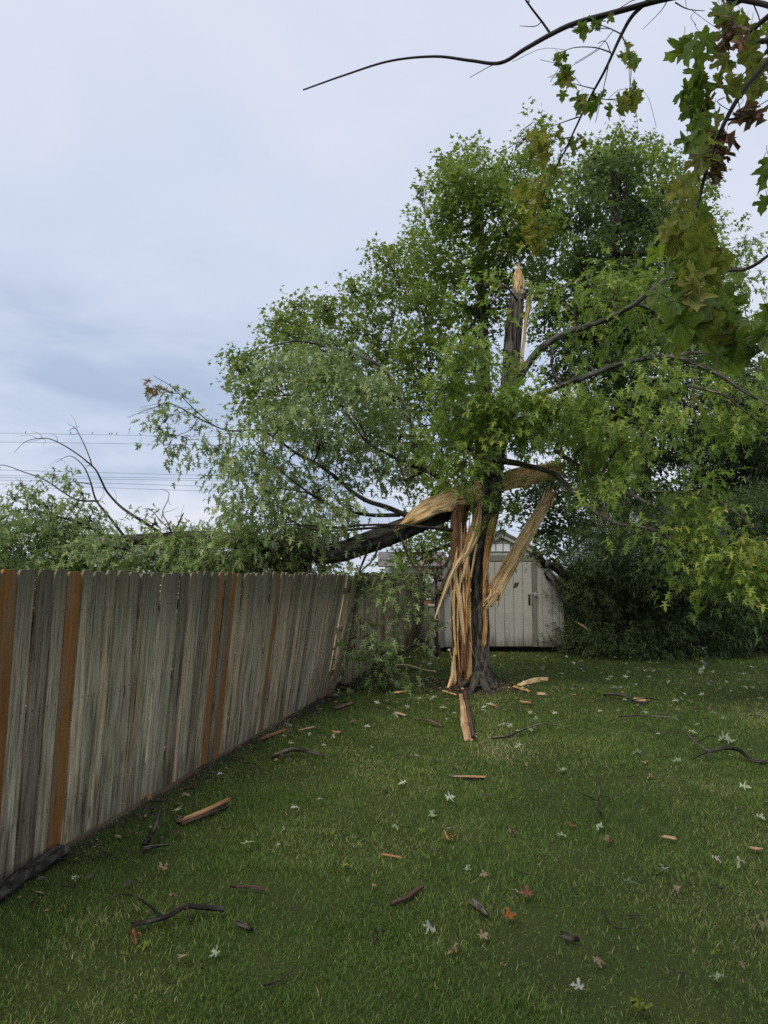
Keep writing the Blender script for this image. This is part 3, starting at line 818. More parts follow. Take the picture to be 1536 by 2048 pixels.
def split_maple():
    t = thing('split_maple_tree', TREE, 'storm-split maple with torn pale trunk standing on the lawn', 'tree')
    Y = TY; k = px2m(Y)
    # barked half of the trunk
    rows = [(957, 1376, 42), (957, 1366, 35), (957, 1352, 29), (957, 1325, 24), (957, 1290, 22), (957, 1240, 21), (956, 1190, 20), (957, 1140, 20),
            (961, 1095, 20), (968, 1055, 21), (977, 1010, 22), (983, 960, 21), (992, 905, 19), (1006, 840, 17), (1018, 780, 17), (1024, 720, 17), (1028, 660, 17), (1033, 615, 15), (1036, 588, 13)]
    c = spline([np.r_[P(u, v, Y + .12), r * k] for u, v, r in rows], 130)
    c[0, 2] = -.05
    V, F, gc = tube(c[:, :3], c[:, 3], 64, .09, 12, jag=.18)
    mk('trunk', V, F, M['bark'], t, True, gc)
    sk = Skeleton(t, M['bark'], 5); sk.put(c[30:, :3], c[30:, 3])
    # roots flaring into the earth
    for du, dv, r in ((46, 14, 9), (-52, 10, 9), (26, 20, 8), (-20, 22, 9)):
        A = Acc(); b = P(957, 1345, Y); e = G(957 + du, 1366 + dv); A.add(*tube(spline([b, (b + e) / 2 - [0, 0, .06], e - [0, 0, .04]], 12), np.linspace(.10, .03, 12), 8, .15, 3)); A.build('root', M['bark_wet'], t)
    # the stripped red-brown half, full of upright splinters
    rows = [(919, 1374, 27), (919, 1360, 22), (920, 1330, 18), (921, 1270, 17), (921, 1200, 17), (919, 1130, 16), (917, 1080, 15), (916, 1035, 14), (917, 1018, 12)]
    c2 = spline([np.r_[P(u, v, Y + .05), r * k] for u, v, r in rows], 50); c2[0, 2] = -.04
    V, F, gc = tube(c2[:, :3], c2[:, 3], 44, .26, 23, jag=.25)
    mk('heartwood_stump', V, F, M['torn_red'], t, True, gc)

    def sl(name, px, w, th, mat, face=(0, -1, .1), yo=0.0, **kw):
        V, F, gc, mi = slab([P(u, v, Y + yo + (z if z else 0)) for u, v, z in px], [a * k for a in w], th, face, **kw)
        return mk(name, V, F, [mat, M['bark_wet']], t, True, gc, mi)
    sl('splinter', [(936, 1362, 0), (937, 1300, 0), (935, 1230, 0), (934, 1160, 0), (931, 1110, 0)], [15, 14, 13, 15, 8], .10, M['torn_orange'], yo=-.12, seed=2, jag1=.2, ns=50)
    sl('splinter', [(908, 1366, 0), (907, 1330, 0), (910, 1290, .02)], [12, 8, 4], .05, M['torn'], yo=-.20, seed=3, jag1=.2)
    sl('splinter', [(898, 1374, -.1), (905, 1350, 0), (908, 1330, .02)], [6, 7, 5], .04, M['torn'], yo=-.22, seed=4, jag0=.12)
    sl('splinter', [(929, 1290, 0), (921, 1210, -.03), (911, 1150, 0), (914, 1100, .05)], [5, 9, 8, 4], .05, M['torn'], yo=-.22, seed=5, jag1=.12)
    sl('splinter', [(924, 1270, 0), (923, 1180, 0), (922, 1110, 0)], [5, 9, 5], .05, M['torn'], yo=-.18, seed=6, jag1=.25, jag0=.2)
    sl('splinter', [(931, 1240, 0), (930, 1170, 0), (927, 1090, 0), (930, 1060, 0)], [5, 8, 8, 3], .05, M['torn_orange'], yo=-.16, seed=16, jag1=.3, jag0=.1)
    sl('splinter', [(906, 1290, 0), (905, 1200, 0), (909, 1130, 0)], [4, 5, 3], .04, M['torn_red'], yo=-.16, seed=17, jag1=.3, jag0=.3)
    sl('splinter', [(968, 1290, 0), (971, 1240, 0), (969, 1185, 0)], [6, 8, 6], .06, M['torn_orange'], (.3, -1, 0), yo=-.06, seed=7, jag0=.1)
    sl('splinter', [(969, 1205, 0), (971, 1150, 0), (975, 1100, 0), (985, 1050, .04), (989, 1035, .06)], [7, 11, 15, 17, 8], .07, M['torn_orange'], (.4, -1, 0), yo=-.10, seed=8, jag0=.15, jag1=.18, ns=50)
    # hanging flap, its tail twisting down to a point
    sl('splinter', [(960, 1002, 0), (955, 1035, -.03), (946, 1068, -.08), (936, 1096, -.10), (925, 1120, -.12)], [8, 17, 22, 17, 8], .05, M['torn'], (-.2, -1, .1), yo=-.16, seed=9, jag0=.14, jag1=.2, ns=50, nx=15, rough=.5)
    sl('splinter', [(958, 1062, -.12), (945, 1092, -.16), (925, 1113, -.2), (905, 1145, -.24), (885, 1195, -.28), (869, 1237, -.3)], [3, 6, 9, 10, 7, 2], .035, M['torn'], (.7, -.75, .3), yo=-.08, seed=10, bark_back=True, ns=50, jag0=.05, jag1=.05)
    sl('bark_strip', [(921, 1122, -.2), (900, 1148, -.22), (882, 1192, -.26), (872, 1225, -.28)], [5, 13, 11, 4], .03, M['bark_red'], (.2, -1, .2), yo=-.03, seed=11, ns=30)
    # the leaning plank torn from the other side
    sl('splinter', [(984, 1194, 0), (1008, 1150, 0), (1046, 1084, -.05), (1080, 1026, -.1), (1098, 994, -.12)], [33, 31, 27, 23, 16], .10, M['torn'], (-.2, -1, .2), yo=-.10, seed=12, jag0=.26, jag1=.30, ns=70, nx=19, rough=.4)
    sl('splinter', [(1076, 1020, 0), (1094, 998, 0), (1102, 979, 0)], [8, 10, 4], .04, M['torn'], (0, -1, 0), yo=-.22, seed=13, jag1=.12)
    sl('splinter', [(976, 1214, 0), (988, 1200, -.02), (994, 1186, -.02)], [7, 10, 4], .04, M['torn'], (0, -1, .2), yo=-.24, seed=14, jag1=.1, jag0=.1)
    # broken top: a pale torn face above the bark, and the pale strip down its right side
    sl('torn_top', [(1038, 592, 0), (1037, 570, 0), (1036, 548, 0), (1037, 536, 0)], [20, 25, 19, 6], .12, M['torn'], (-.1, -1, .1), yo=.08, seed=15, jag1=.16, jag0=.1)
    sl('torn_strip', [(1061, 588, 0), (1057, 614, 0), (1051, 650, 0), (1046, 700, 0), (1038, 765, 0)], [15, 11, 6, 6, 4], .05, M['torn'], (.3, -1, 0), yo=.02, seed=18, jag0=.05)
    rs = np.random.RandomState(21)
    def sliver(u, v0, v1, w, mat, du=0, yo=-.2, sd=0):
        n = max(14, int(abs(v1 - v0) / 5)); b = rs.normal() * 3
        sl('splinter', [(u, v0, 0), (u + du * .4 + b, v0 + (v1 - v0) * .45, -.02), (u + du, v1, -.03 * rs.rand())], [w * .6, w, w * .25], .02 + .02 * rs.rand(), mat, (rs.normal() * .5, -1, .1), yo=yo, seed=sd, nx=5, ns=n, jag0=.05, jag1=.10)
    for i in range(26):                   # torn fibres standing on the stripped half
        v0 = rs.uniform(1180, 1360); ln = rs.uniform(60, 190)
        sliver(rs.uniform(905, 934), v0, max(1030, v0 - ln), rs.uniform(2.5, 6), [M['torn_red'], M['torn_red'], M['torn_orange'], M['torn']][i % 4], rs.normal() * 4, -.17 - .06 * rs.rand(), 200 + i)
    for i in range(7):                    # and hanging off the plank, the flap and the broken top
        sliver(1094 + rs.normal() * 6, 1010 + rs.normal() * 6, 978 + rs.rand() * 14, 4, M['torn'], 4 + rs.rand() * 8, -.24, 240 + i)
    for i in range(6):
        sliver(990 + rs.normal() * 8, 1180 + rs.normal() * 6, 1212 - rs.rand() * 14, 4, M['torn'], -6 - rs.rand() * 6, -.2, 260 + i)
    for i in range(3):
        sliver(1034 + i * 3, 575, 532 + rs.rand() * 14, 3, M['torn'], rs.normal(), .02, 280 + i)
    for i in range(6):
        sliver(942 + rs.normal() * 6, 1075 + rs.rand() * 20, 1125 + rs.rand() * 40, 3, M['torn'], -8 + rs.normal() * 4, -.26, 300 + i)
    for i in range(4):
        sliver(973 + rs.normal() * 3, 1190 - i * 30, 1130 - i * 26, 3, M['torn_orange'], 5 + rs.normal() * 2, -.14, 320 + i)
    A = Acc()
    for (u0, v0, u1, v1, n, hang) in ((978, 1205, 1000, 1165, 16, 1), (1090, 1010, 1104, 985, 12, -1), (1004, 1150, 1090, 1010, 8, 0), (950, 1010, 930, 1105, 10, 1), (906, 1330, 910, 1120, 14, 0), (934, 1300, 930, 1090, 10, 0), (972, 1190, 988, 1045, 8, 0)):
        for q in range(n):
            w_ = rs.rand(); u, v = u0 + (u1 - u0) * w_ + rs.normal() * 5, v0 + (v1 - v0) * w_ + rs.normal() * 4
            d = np.array([u1 - u0, v1 - v0]) / np.hypot(u1 - u0, v1 - v0); ln = 8 + 26 * rs.rand() ** 2; d = d * (-1 if hang == 1 and v1 < v0 else 1) * (1 if hang else rs.choice([-1, 1])) + rs.normal(size=2) * .28
            yo = Y - .16 - .14 * rs.rand(); p = PP([(u, v, yo), (u + d[0] * ln * .5 + rs.normal() * 1.2, v + d[1] * ln * .5, yo - .01), (u + d[0] * ln + rs.normal() * 3, v + d[1] * ln + rs.normal() * 2, yo - .03)])
            A.add(*tube(spline(p, 6), np.linspace(.0055, .0012, 6) * (.6 + rs.rand()), 4, 0, q + 3))
    o = A.build('torn_fibres', M['torn'], t); o['kind'] = 'stuff'
    # limbs that still stand
    L = lambda pts, r0, r1, **kw: sk.limb(PP(pts), r0, r1, **kw)
    L([(1022, 790, Y), (1045, 745, Y - .1), (1085, 694, Y - .2), (1140, 664, Y - .4), (1190, 648, Y - .6), (1262, 612, Y - .9), (1330, 560, Y - 1.1)], .075, .035, n=40, ns=10, mat=M['bark_grey'])
    L([(1000, 850, Y), (1060, 800, Y - .5), (1115, 775, Y - .8), (1180, 750, Y - 1.1), (1250, 725, Y - 1.4), (1340, 714, Y - 1.7), (1420, 740, Y - 2), (1500, 790, Y - 2.2), (1580, 830, Y - 2.3)], .058, .018, n=50, ns=10, mat=M['bark_grey'])
    L([(1340, 714, Y - 1.7), (1400, 705, Y - 1.9), (1480, 720, Y - 2.2), (1560, 760, Y - 2.4)], .03, .01)
    L([(1385, 726, Y - 1.8), (1387, 770, Y - 1.85), (1392, 850, Y - 1.9)], .02, .008)
    L([(990, 920, Y), (1050, 930, Y - .4), (1112, 950, Y - .7), (1160, 1000, Y - 1), (1230, 1045, Y - 1.3), (1315, 1062, Y - 1.6), (1390, 1115, Y - 1.9), (1450, 1170, Y - 2.1)], .055, .010, n=40)
    L([(1110, 900, Y - .6), (1180, 945, Y - .9), (1256, 985, Y - 1.2), (1330, 1025, Y - 1.5), (1420, 1075, Y - 1.8), (1456, 1125, Y - 2), (1475, 1190, Y - 2.1)], .04, .010, n=34)
    L([(1260, 985, Y - 1.2), (1360, 985, Y - 1.6), (1450, 1010, Y - 2), (1540, 1090, Y - 2.3), (1570, 1160, Y - 2.3)], .022, .008)
    L([(1375, 770, Y - 1.9), (1445, 790, Y - 2.1), (1480, 815, Y - 2.2), (1536, 860, Y - 2.3)], .02, .008)
    L([(1034, 600, Y), (1010, 572, Y - .2), (975, 562, Y - .4)], .022, .008)
    L([(1042, 600, Y), (1060, 588, Y - .2), (1100, 583, Y - .4), (1150, 560, Y - .6)], .02, .007)
    L([(980, 960, Y), (955, 920, Y - .3), (925, 880, Y - .6), (905, 860, Y - .7)], .05, .012)
    L([(985, 950, Y), (992, 900, Y - .4), (1000, 850, Y - .7)], .05, .015)
    L([(1400, 545, Y - 1.6), (1460, 540, Y - 1.8), (1500, 535, Y - 2), (1545, 505, Y - 2.1)], .035, .02)
    L([(1330, 560, Y - 1.1), (1370, 550, Y - 1.4), (1410, 545, Y - 1.6)], .03, .03)
    cr = Crown(41); f = dict(k=12, leaf=.097, L=.42, droop=.75)
    # round the broken trunk
    lobes(cr, [(900, 750, 36), (945, 730, 38), (1006, 705, 15, 13, Y - .6), (1040, 745, 14, 10, Y - .5), (1012, 650, 8, 7, Y - .4), (965, 785, 42), (1005, 815, 40), (1065, 805, 34), (1115, 815, 36), (920, 825, 45), (985, 840, 44), (1050, 838, 44),
               (1110, 850, 42, 36, Y + .9), (1165, 845, 44), (880, 890, 38), (925, 900, 40), (1000, 860, 30), (1075, 865, 32, 26, Y + .9), (1165, 895, 34), (1205, 890, 45), (1245, 880, 40), (930, 940, 24), (1190, 955, 36)],
          70, Y - .8, .7, tone=.02, **f)
    lobes(cr, [(1005, 1015, 20, 30, Y - .35), (975, 985, 16, 18, Y - .3), (1030, 1040, 18, 26, Y - .3), (1002, 578, 16, 10), (1085, 600, 20, 14, Y + .4), (960, 572, 26, 20), (1050, 578, 14, 8)], 44, Y - .3, .2, tone=.05, **f)
    # upper right boughs
    lobes(cr, [(1125, 600, 28), (1150, 630, 30), (1215, 640, 22, 16, Y - 1.1), (1180, 735, 22, 14, Y - 1.5), (1290, 715, 26, 18, Y - 1.8), (1105, 700, 18, 14, Y - .7), (1085, 790, 26, 22, Y - .9), (1180, 575, 36), (1235, 545, 42), (1225, 600, 36), (1290, 585, 42), (1190, 695, 24, 22), (1270, 670, 34, 26), (1330, 650, 42), (1150, 745, 24, 18), (1390, 690, 40),
               (1430, 640, 42), (1440, 500, 30, 22), (1490, 490, 28, 22), (1480, 570, 36, 30), (1500, 660, 45), (1340, 560, 48), (1380, 610, 45)], 46, Y - .1, .5, tone=.0, **f)
    # right boughs that droop towards the lawn
    lobes(cr, [(1290, 775, 30, 24), (1350, 800, 36), (1420, 800, 34), (1490, 780, 36), (1270, 840, 28), (1400, 870, 30), (1470, 860, 28), (1530, 840, 34), (1230, 975, 28, 24), (1290, 940, 24, 20), (1400, 965, 30, 36),
               (1370, 1010, 32), (1290, 1060, 28, 22), (1360, 1090, 36, 30), (1420, 1065, 42), (1480, 1080, 42), (1400, 1140, 40, 30), (1450, 1125, 38), (1500, 1140, 42), (1480, 1175, 32, 26), (1530, 1180, 36, 30), (1550, 1100, 42)],
          44, Y - 1.9, .5, tone=.10, **f)
    sk.grow(cr, .03, .005)
    cr.build(M['leaf_bright'], T_MAPLE, t)


split_maple()


def fallen_top():
    Y = TY + .25; k = px2m(Y)
    t = thing('fallen_maple_top', (P(660, 1108, TY)[0], TY, 0), 'broken-off maple top lying across the fence with silvery green foliage', 'fallen tree')
    sk = Skeleton(t, M['bark_wet'], 8)
    rows = [(1000, 985, 8, .16), (960, 998, 12, .14), (900, 1022, 17, .1), (840, 1044, 19, .03), (790, 1064, 21, -.03), (730, 1087, 21, -.1), (670, 1106, 20, -.1), (600, 1103, 19, 0), (500, 1085, 16, .3), (400, 1076, 15, .6), (310, 1078, 13, .8), (245, 1080, 11, 1.0)]
    c = spline([np.r_[P(u, v, Y + z), r * k] for u, v, r, z in rows], 90)
    V, F, gc = tube(c[:, :3], c[:, 3], 36, .06, 31)
    mk('limb', V, F, M['bark_wet'], t, True, gc); sk.put(c[30:, :3], c[30:, 3])

    def sl(px, w, th, face, yo=0, mat='torn', name='torn_wood', **kw):
        V, F, gc, mi = slab([P(u, v, Y + yo + z) for u, v, z in px], [a * k for a in w], th, face, **kw)
        return mk(name, V, F, [M[mat], M['bark_wet']], t, True, gc, mi)
    sl([(806, 1052, 0), (830, 1034, 0), (865, 1014, 0), (905, 998, 0), (945, 986, 0), (985, 974, .05)], [8, 30, 42, 48, 50, 44], .14, (-.15, -.85, .5), -.17, seed=33, jag0=.30, jag1=.1, nx=25, ns=80, rough=.40)
    sl([(905, 985, 0), (930, 972, 0), (962, 968, 0)], [10, 22, 14], .06, (-.1, -.6, .8), -.05, seed=34, jag0=.15, jag1=.1, rough=.5)
    sl([(1000, 966, 0), (1040, 956, 0), (1080, 945, 0), (1108, 937, 0)], [38, 46, 40, 26], .12, (.1, -.85, .5), -.10, seed=35, jag0=.08, jag1=.3, nx=23, ns=60, rough=.45)
    sl([(1004, 956, 0), (1040, 944, 0), (1080, 936, 0), (1112, 929, 0)], [10, 16, 15, 5], .05, (.1, -.5, .8), .0, 'torn_orange', seed=36, jag0=.08, jag1=.2, nx=9, rough=.5)
    rs = np.random.RandomState(3)
    for i in range(9):                    # ragged fibres along the torn edges
        u = rs.uniform(830, 950); v = np.interp(u, [810, 955], [1040, 970]) - 4
        sl([(u, v, 0), (u + 12, v - 8 - rs.rand() * 4, 0), (u + 30 + rs.rand() * 14, v - 14 - rs.rand() * 10, 0)], [3, 4, 1.5], .02, (-.1, -.7, .7), -.14, ['torn', 'torn_orange'][i % 2], 'splinter', seed=80 + i, nx=5, ns=14)
    for i in range(9):
        v = 926 + i * 3.5
        sl([(1060, v + 14, 0), (1090, v + 5, 0), (1108 + rs.rand() * 12, v - 2, 0)], [3, 5, 1.5], .03, (.1, -.8, .55), -.08, ['torn', 'torn_orange'][i % 2], 'splinter', seed=100 + i, nx=5, ns=16, jag1=.1)
    A = Acc()
    for (u0, v0, u1, v1, n) in ((812, 1046, 860, 1008, 10), (870, 1000, 955, 962, 18), (1085, 925, 1116, 934, 12), (1100, 960, 1118, 930, 10), (905, 1018, 955, 1004, 8)):
        for q in range(n):
            w_ = rs.rand(); u, v = u0 + (u1 - u0) * w_ + rs.normal() * 3, v0 + (v1 - v0) * w_ + rs.normal() * 3; ln = 8 + 24 * rs.rand() ** 2; d = np.array([.93, -.33]) + rs.normal(size=2) * .25; yo = Y - .2 + .06 * rs.rand()
            p = PP([(u, v, yo), (u + d[0] * ln * .5, v + d[1] * ln * .5, yo), (u + d[0] * ln, v + d[1] * ln + rs.normal() * 2, yo - .02)]); A.add(*tube(spline(p, 6), np.linspace(.0055, .0012, 6) * (.6 + rs.rand()), 4, 0, q + 3))
    o = A.build('torn_fibres', M['torn'], t); o['kind'] = 'stuff'
    L = lambda pts, r0, r1, **kw: sk.limb(PP([(u, v, Y + z) for u, v, z in pts]), r0, r1, **kw)
    # branches over the limb
    L([(900, 975, -.1), (870, 950, -.2), (820, 930, -.3), (770, 905, -.4), (730, 880, -.5), (690, 820, -.5)], .05, .012, n=34)
    L([(842, 945, -.2), (830, 890, -.2), (822, 850, -.2), (800, 795, -.1), (770, 740, 0), (720, 712, .1), (660, 695, .2), (590, 682, .3), (520, 700, .4)], .055, .012, n=44, mat=M['bark_grey'])
    L([(740, 890, -.45), (720, 850, -.4), (690, 815, -.3), (640, 800, -.2), (600, 805, -.1)], .02, .008)
    L([(815, 1032, 0), (775, 1015, 0), (735, 1002, 0), (700, 980, 0), (672, 955, 0), (630, 925, .1), (590, 905, .2), (556, 880, .3), (520, 860, .4), (470, 862, .5), (430, 852, .6), (385, 815, .7), (345, 775, .8), (306, 751, .9)], .045, .004, n=60, tw=8)
    L([(430, 852, .6), (400, 838, .5), (372, 822, .4), (340, 808, .4), (300, 818, .4), (255, 835, .4)], .016, .003, tw=7)
    L([(372, 822, .4), (345, 830, .4), (320, 850, .4)], .008, .003); L([(395, 838, .5), (380, 860, .5), (350, 872, .5)], .008, .003)
    L([(345, 806, .4), (315, 808, .3), (280, 815, .3)], .006, .002)
    L([(800, 1030, 0), (740, 1030, -.1), (690, 1020, -.2), (640, 1000, -.2), (590, 965, -.2), (550, 930, -.2)], .035, .010, n=30)
    L([(905, 1060, -.45), (860, 1055, -.5), (800, 1050, -.55), (730, 1050, -.6), (680, 1055, -.6), (600, 1050, -.6), (530, 1048, -.5)], .03, .010, n=34)
    L([(780, 1052, -.55), (720, 1058, -.6), (650, 1062, -.7), (590, 1045, -.8), (560, 1020, -.8)], .025, .008)
    L([(700, 1100, -.1), (690, 1060, -.3), (660, 1010, -.4), (610, 985, -.4), (540, 975, -.3)], .03, .008)
    # hanging sprays in front of the fence
    L([(760, 1085, -.3), (745, 1120, -.5), (715, 1150, -.6), (690, 1190, -.7), (680, 1220, -.7)], .02, .005)
    L([(800, 1068, -.3), (815, 1110, -.5), (840, 1160, -.7), (846, 1230, -.8), (850, 1280, -.8)], .02, .005)
    L([(740, 1090, -.3), (712, 1160, -.5), (700, 1205, -.6), (730, 1260, -.8), (760, 1310, -1), (765, 1360, -1.1)], .02, .006)
    L([(812, 1070, -.2), (814, 1100, -.2), (812, 1130, -.2)], .012, .007)
    # beyond the fence, to the left
    L([(184, 931, .7), (178, 912, .75), (168, 888, .8), (160, 872, .8), (152, 858, .8), (144, 857, .8), (139, 862, .8)], .011, .004, n=24, tw=5)
    L([(325, 1070, .8), (300, 1052, .8), (268, 1032, .8), (240, 1012, .8), (215, 985, .8), (203, 962, .75), (193, 942, .7), (182, 930, .7), (160, 912, .7), (130, 892, .7), (100, 878, .7), (75, 877, .7), (50, 884, .7), (28, 905, .7)], .032, .003, n=60, tw=9)
    L([(252, 1078, 1), (215, 1030, .9), (192, 1000, .9), (180, 960, .8), (165, 930, .8), (140, 912, .8), (112, 925, .8)], .026, .003, n=40, tw=8)
    L([(195, 1002, .9), (150, 998, .8), (90, 960, .7), (50, 945, .6), (0, 930, .5), (-40, 950, .5)], .018, .004, n=30)
    L([(245, 1080, 1), (205, 1070, .9), (180, 1055, .8), (140, 1040, .7), (100, 1030, .6), (40, 1020, .5), (-30, 1060, .4)], .04, .006, n=30)
    L([(170, 1078, .9), (120, 1066, .8), (60, 1063, .7), (0, 1066, .6), (-60, 1060, .6)], .022, .008)
    L([(345, 1068, .6), (335, 1045, .6), (325, 1025, .5), (336, 1000, .5), (337, 985, .5), (322, 978, .5)], .012, .003)
    L([(350, 1066, .7), (358, 1045, .7), (367, 1026, .7)], .016, .012)
    L([(345, 1066, .6), (320, 1040, .6), (300, 1018, .6), (285, 1018, .6)], .010, .004)
    cr = Crown(77); f = dict(k=12, leaf=.097, L=.42, droop=.75)
    lobes(cr, [(-40, 1090, 55), (20, 1100, 55), (75, 1105, 52), (130, 1095, 50), (185, 1110, 50), (240, 1122, 40, 30), (300, 1120, 40, 30), (350, 1110, 44, 34), (405, 1115, 48, 38), (460, 1105, 50, 42), (515, 1100, 50, 42), (570, 1100, 48, 42), (620, 1095, 44, 40),
               (10, 1050, 42), (70, 1040, 40), (130, 1050, 40), (365, 1082, 38, 24)] + [(x, 1150, 46, 34) for x in range(-60, 640, 52)] + [(x, 1092, 34, 24, Y - .1) for x in (200, 340, 470, 520, 575, 625)], 74, Y + .6, .6, **f)
    lobes(cr, [(25, 1000, 34, 26), (60, 985, 26, 20), (105, 1005, 34, 24), (165, 985, 24, 20), (155, 1010, 30, 22), (40, 965, 20, 14), (150, 965, 18, 12), (110, 950, 14, 12), (180, 1030, 26, 20), (280, 1040, 24, 18), (310, 1045, 26, 18)], 30, Y + .7, .3, **f)
    lobes(cr, [(460, 905, 32), (480, 950, 38), (520, 900, 42), (560, 860, 45), (605, 830, 48), (640, 880, 48), (580, 930, 45), (530, 985, 45), (470, 1010, 38), (500, 1050, 42), (560, 1040, 45), (620, 1000, 42), (600, 1065, 42), (665, 1050, 38), (670, 960, 38),
               (690, 900, 45), (740, 860, 45), (770, 800, 42), (720, 780, 45), (660, 770, 48), (610, 760, 45), (700, 730, 42), (560, 740, 40), (640, 715, 38), (790, 870, 38), (760, 940, 36, 30), (810, 960, 36, 30), (700, 1010, 34, 28), (850, 920, 30)],
          54, Y + .1, .8, tone=.08, **f)
    lobes(cr, [(330, 845, 20, 18), (355, 840, 20, 16), (345, 870, 22, 18), (335, 895, 10, 14), (375, 880, 18, 16), (395, 862, 12, 10), (320, 860, 16, 14), (455, 845, 18, 12), (430, 905, 10, 12), (340, 785, 8, 8)], 44, Y + .5, .2, **f)
    lobes(cr, [(690, 1155, 34, 26), (715, 1175, 32, 28), (700, 1215, 22, 30), (740, 1165, 30, 24), (790, 1165, 36, 30), (815, 1185, 34, 32), (845, 1190, 26, 36), (835, 1235, 26, 32), (852, 1275, 14, 26), (770, 1150, 24, 16)], 27, Y - .6, .15, tone=.02, **f)
    lobes(cr, [(745, 1290, 30, 22), (770, 1305, 30, 22), (735, 1330, 24, 26), (765, 1345, 28, 26), (755, 1380, 28, 20), (785, 1370, 18, 20), (705, 1275, 20, 20), (700, 1300, 18, 22)], 38, Y - 1.0, .1, tone=-.12, **f)
    sk.grow(cr, .025, .005, lift=.1)
    for u, v in ((312, 770), (318, 785), (322, 800), (308, 760)):
        pass
    cr.build(M['leaf_fallen'], T_MAPLE, t)
    c2 = Crown(5)
    lobes(c2, [(312, 768, 6, 10), (318, 792, 6, 10), (118, 1142, 7, 6), (470, 1138, 9, 7)], 260, Y + .5, .1, k=4, leaf=.12, L=.15)
    c2.build(leaf_mat('withered_maple_leaf', [(0, (.20, .075, .03)), (1, (.34, .16, .07))], (.30, .18, .10), .3), T_MAPLE, t, 'withered_leaves')


fallen_top()
#==BACK==


def back_tree(name, label, base, top_uv, rows, dens, Y, mat, T, leaf, seed, tr=.22, jit=2.0, bark='bark_far', up=.35, droop=.5, k=9, L=.5, group=None, flat=1.2, tone=0):
    b = np.asarray(base, float); t = thing(name, b, label, 'tree', group)
    sk = Skeleton(t, M[bark], seed); top = P(*top_uv, Y)
    mid = b * .5 + top * .5 + np.array([.15, .1, 0])
    c = spline([np.r_[b - [0, 0, .1], tr * 1.3], np.r_[b * .8 + mid * .2, tr], np.r_[mid, tr * .65], np.r_[top, tr * .15]], 40)
    V, F, gc = tube(c[:, :3], c[:, 3], 16, .08, seed); mk('trunk', V, F, M[bark], t, True, gc)
    sk.put(c[8:36, :3], c[8:36, 3])
    cr = Crown(seed + 1); lobes(cr, rows, dens, Y, jit, flat, k=k, leaf=leaf, L=L, droop=droop, up=up, tone=tone)
    sk.grow(cr, tr * .45, .010, lift=-.4, zbias=1.2)
    cr.build(M[mat], T, t)
    return t


YB = 20.5
back_tree('maple_tree', 'tall full-crowned maple standing left behind the split tree', (P(955, 1200, YB)[0], YB, 0), (960, 350),
          [(940, 335, 22, 40), (900, 350, 22, 42), (960, 375, 42, 45), (905, 400, 48, 50), (870, 445, 36, 45), (1000, 380, 30, 42), (1065, 290, 24, 46), (1035, 350, 34, 40), (1060, 380, 42, 50), (950, 445, 55), (1010, 450, 55), (880, 500, 50), (1075, 460, 50),
           (835, 510, 40, 30), (775, 520, 26, 22), (800, 555, 45, 36), (850, 560, 50), (930, 530, 55), (1000, 540, 55), (790, 610, 40), (850, 630, 50), (920, 610, 50), (980, 620, 45), (725, 600, 20, 34), (700, 585, 16, 16), (660, 635, 30, 34), (595, 630, 34, 32), (560, 660, 34, 34),
           (640, 680, 45), (720, 655, 45), (780, 680, 48), (600, 700, 45), (540, 720, 40), (485, 745, 32, 30), (500, 785, 36, 30), (560, 770, 48), (640, 760, 50), (720, 740, 50), (850, 700, 48), (920, 690, 45), (800, 760, 50), (880, 770, 50), (530, 830, 45, 36), (600, 840, 45),
           (690, 830, 45), (770, 840, 45), (860, 850, 45), (920, 860, 45), (850, 930, 40), (960, 930, 40), (890, 1060, 30, 40), (845, 1110, 30, 40), (880, 1010, 34, 34), (940, 1000, 30, 34), (1095, 400, 36, 40), (1105, 470, 40), (1095, 540, 36), (1075, 570, 26), (1120, 350, 24, 30), (893, 330, 11, 26), (935, 312, 11, 26), (962, 315, 9, 22), (1002, 340, 11, 22), (1065, 258, 13, 26), (752, 508, 12, 12), (845, 372, 12, 18), (848, 475, 14, 16), (700, 582, 10, 18), (728, 588, 9, 26), (598, 608, 11, 16), (558, 640, 13, 14), (655, 615, 11, 18), (470, 735, 14, 14), (462, 780, 12, 12)],
          165, YB, 'leaf_back', T_STAR, .135, 101, .30, 2.2, tone=.05, up=.6)
YD = 23.0
back_tree('dark_leaved_tree', 'tall dark-leaved tree rising behind the right side of the split maple', (P(1240, 1200, YD)[0], YD, 0), (1225, 330),
          [(1190, 370, 40, 50), (1240, 350, 45), (1165, 430, 50), (1225, 430, 60), (1290, 420, 55), (1150, 500, 50), (1215, 510, 62), (1285, 500, 62), (1340, 470, 45), (1160, 580, 55), (1230, 590, 62), (1300, 580, 60), (1360, 560, 50), (1110, 600, 40), (1130, 660, 50),
           (1200, 670, 60), (1270, 670, 60), (1340, 660, 60), (1150, 740, 50), (1220, 750, 62), (1290, 760, 62), (1360, 740, 60), (1420, 700, 50), (1180, 830, 55), (1250, 840, 60), (1330, 840, 60), (1400, 820, 55), (1230, 920, 55), (1310, 920, 50), (1380, 900, 55), (1130, 960, 45), (1140, 1060, 40), (1180, 1010, 45), (1050, 1010, 36, 40), (1090, 1040, 36, 36), (1085, 975, 36, 36), (1110, 1090, 26, 30), (1270, 1000, 45, 45), (1330, 1000, 45, 45), (1400, 990, 45, 45), (1450, 770, 45), (1500, 830, 50), (1540, 760, 50), (1550, 880, 50), (1460, 880, 45), (1076, 1112, 14, 9, 15.6), (1098, 1128, 10, 8, 15.6)],
          215, YD, 'leaf_dark', T_OVAL, .14, 202, .30, 2.5, droop=.3)
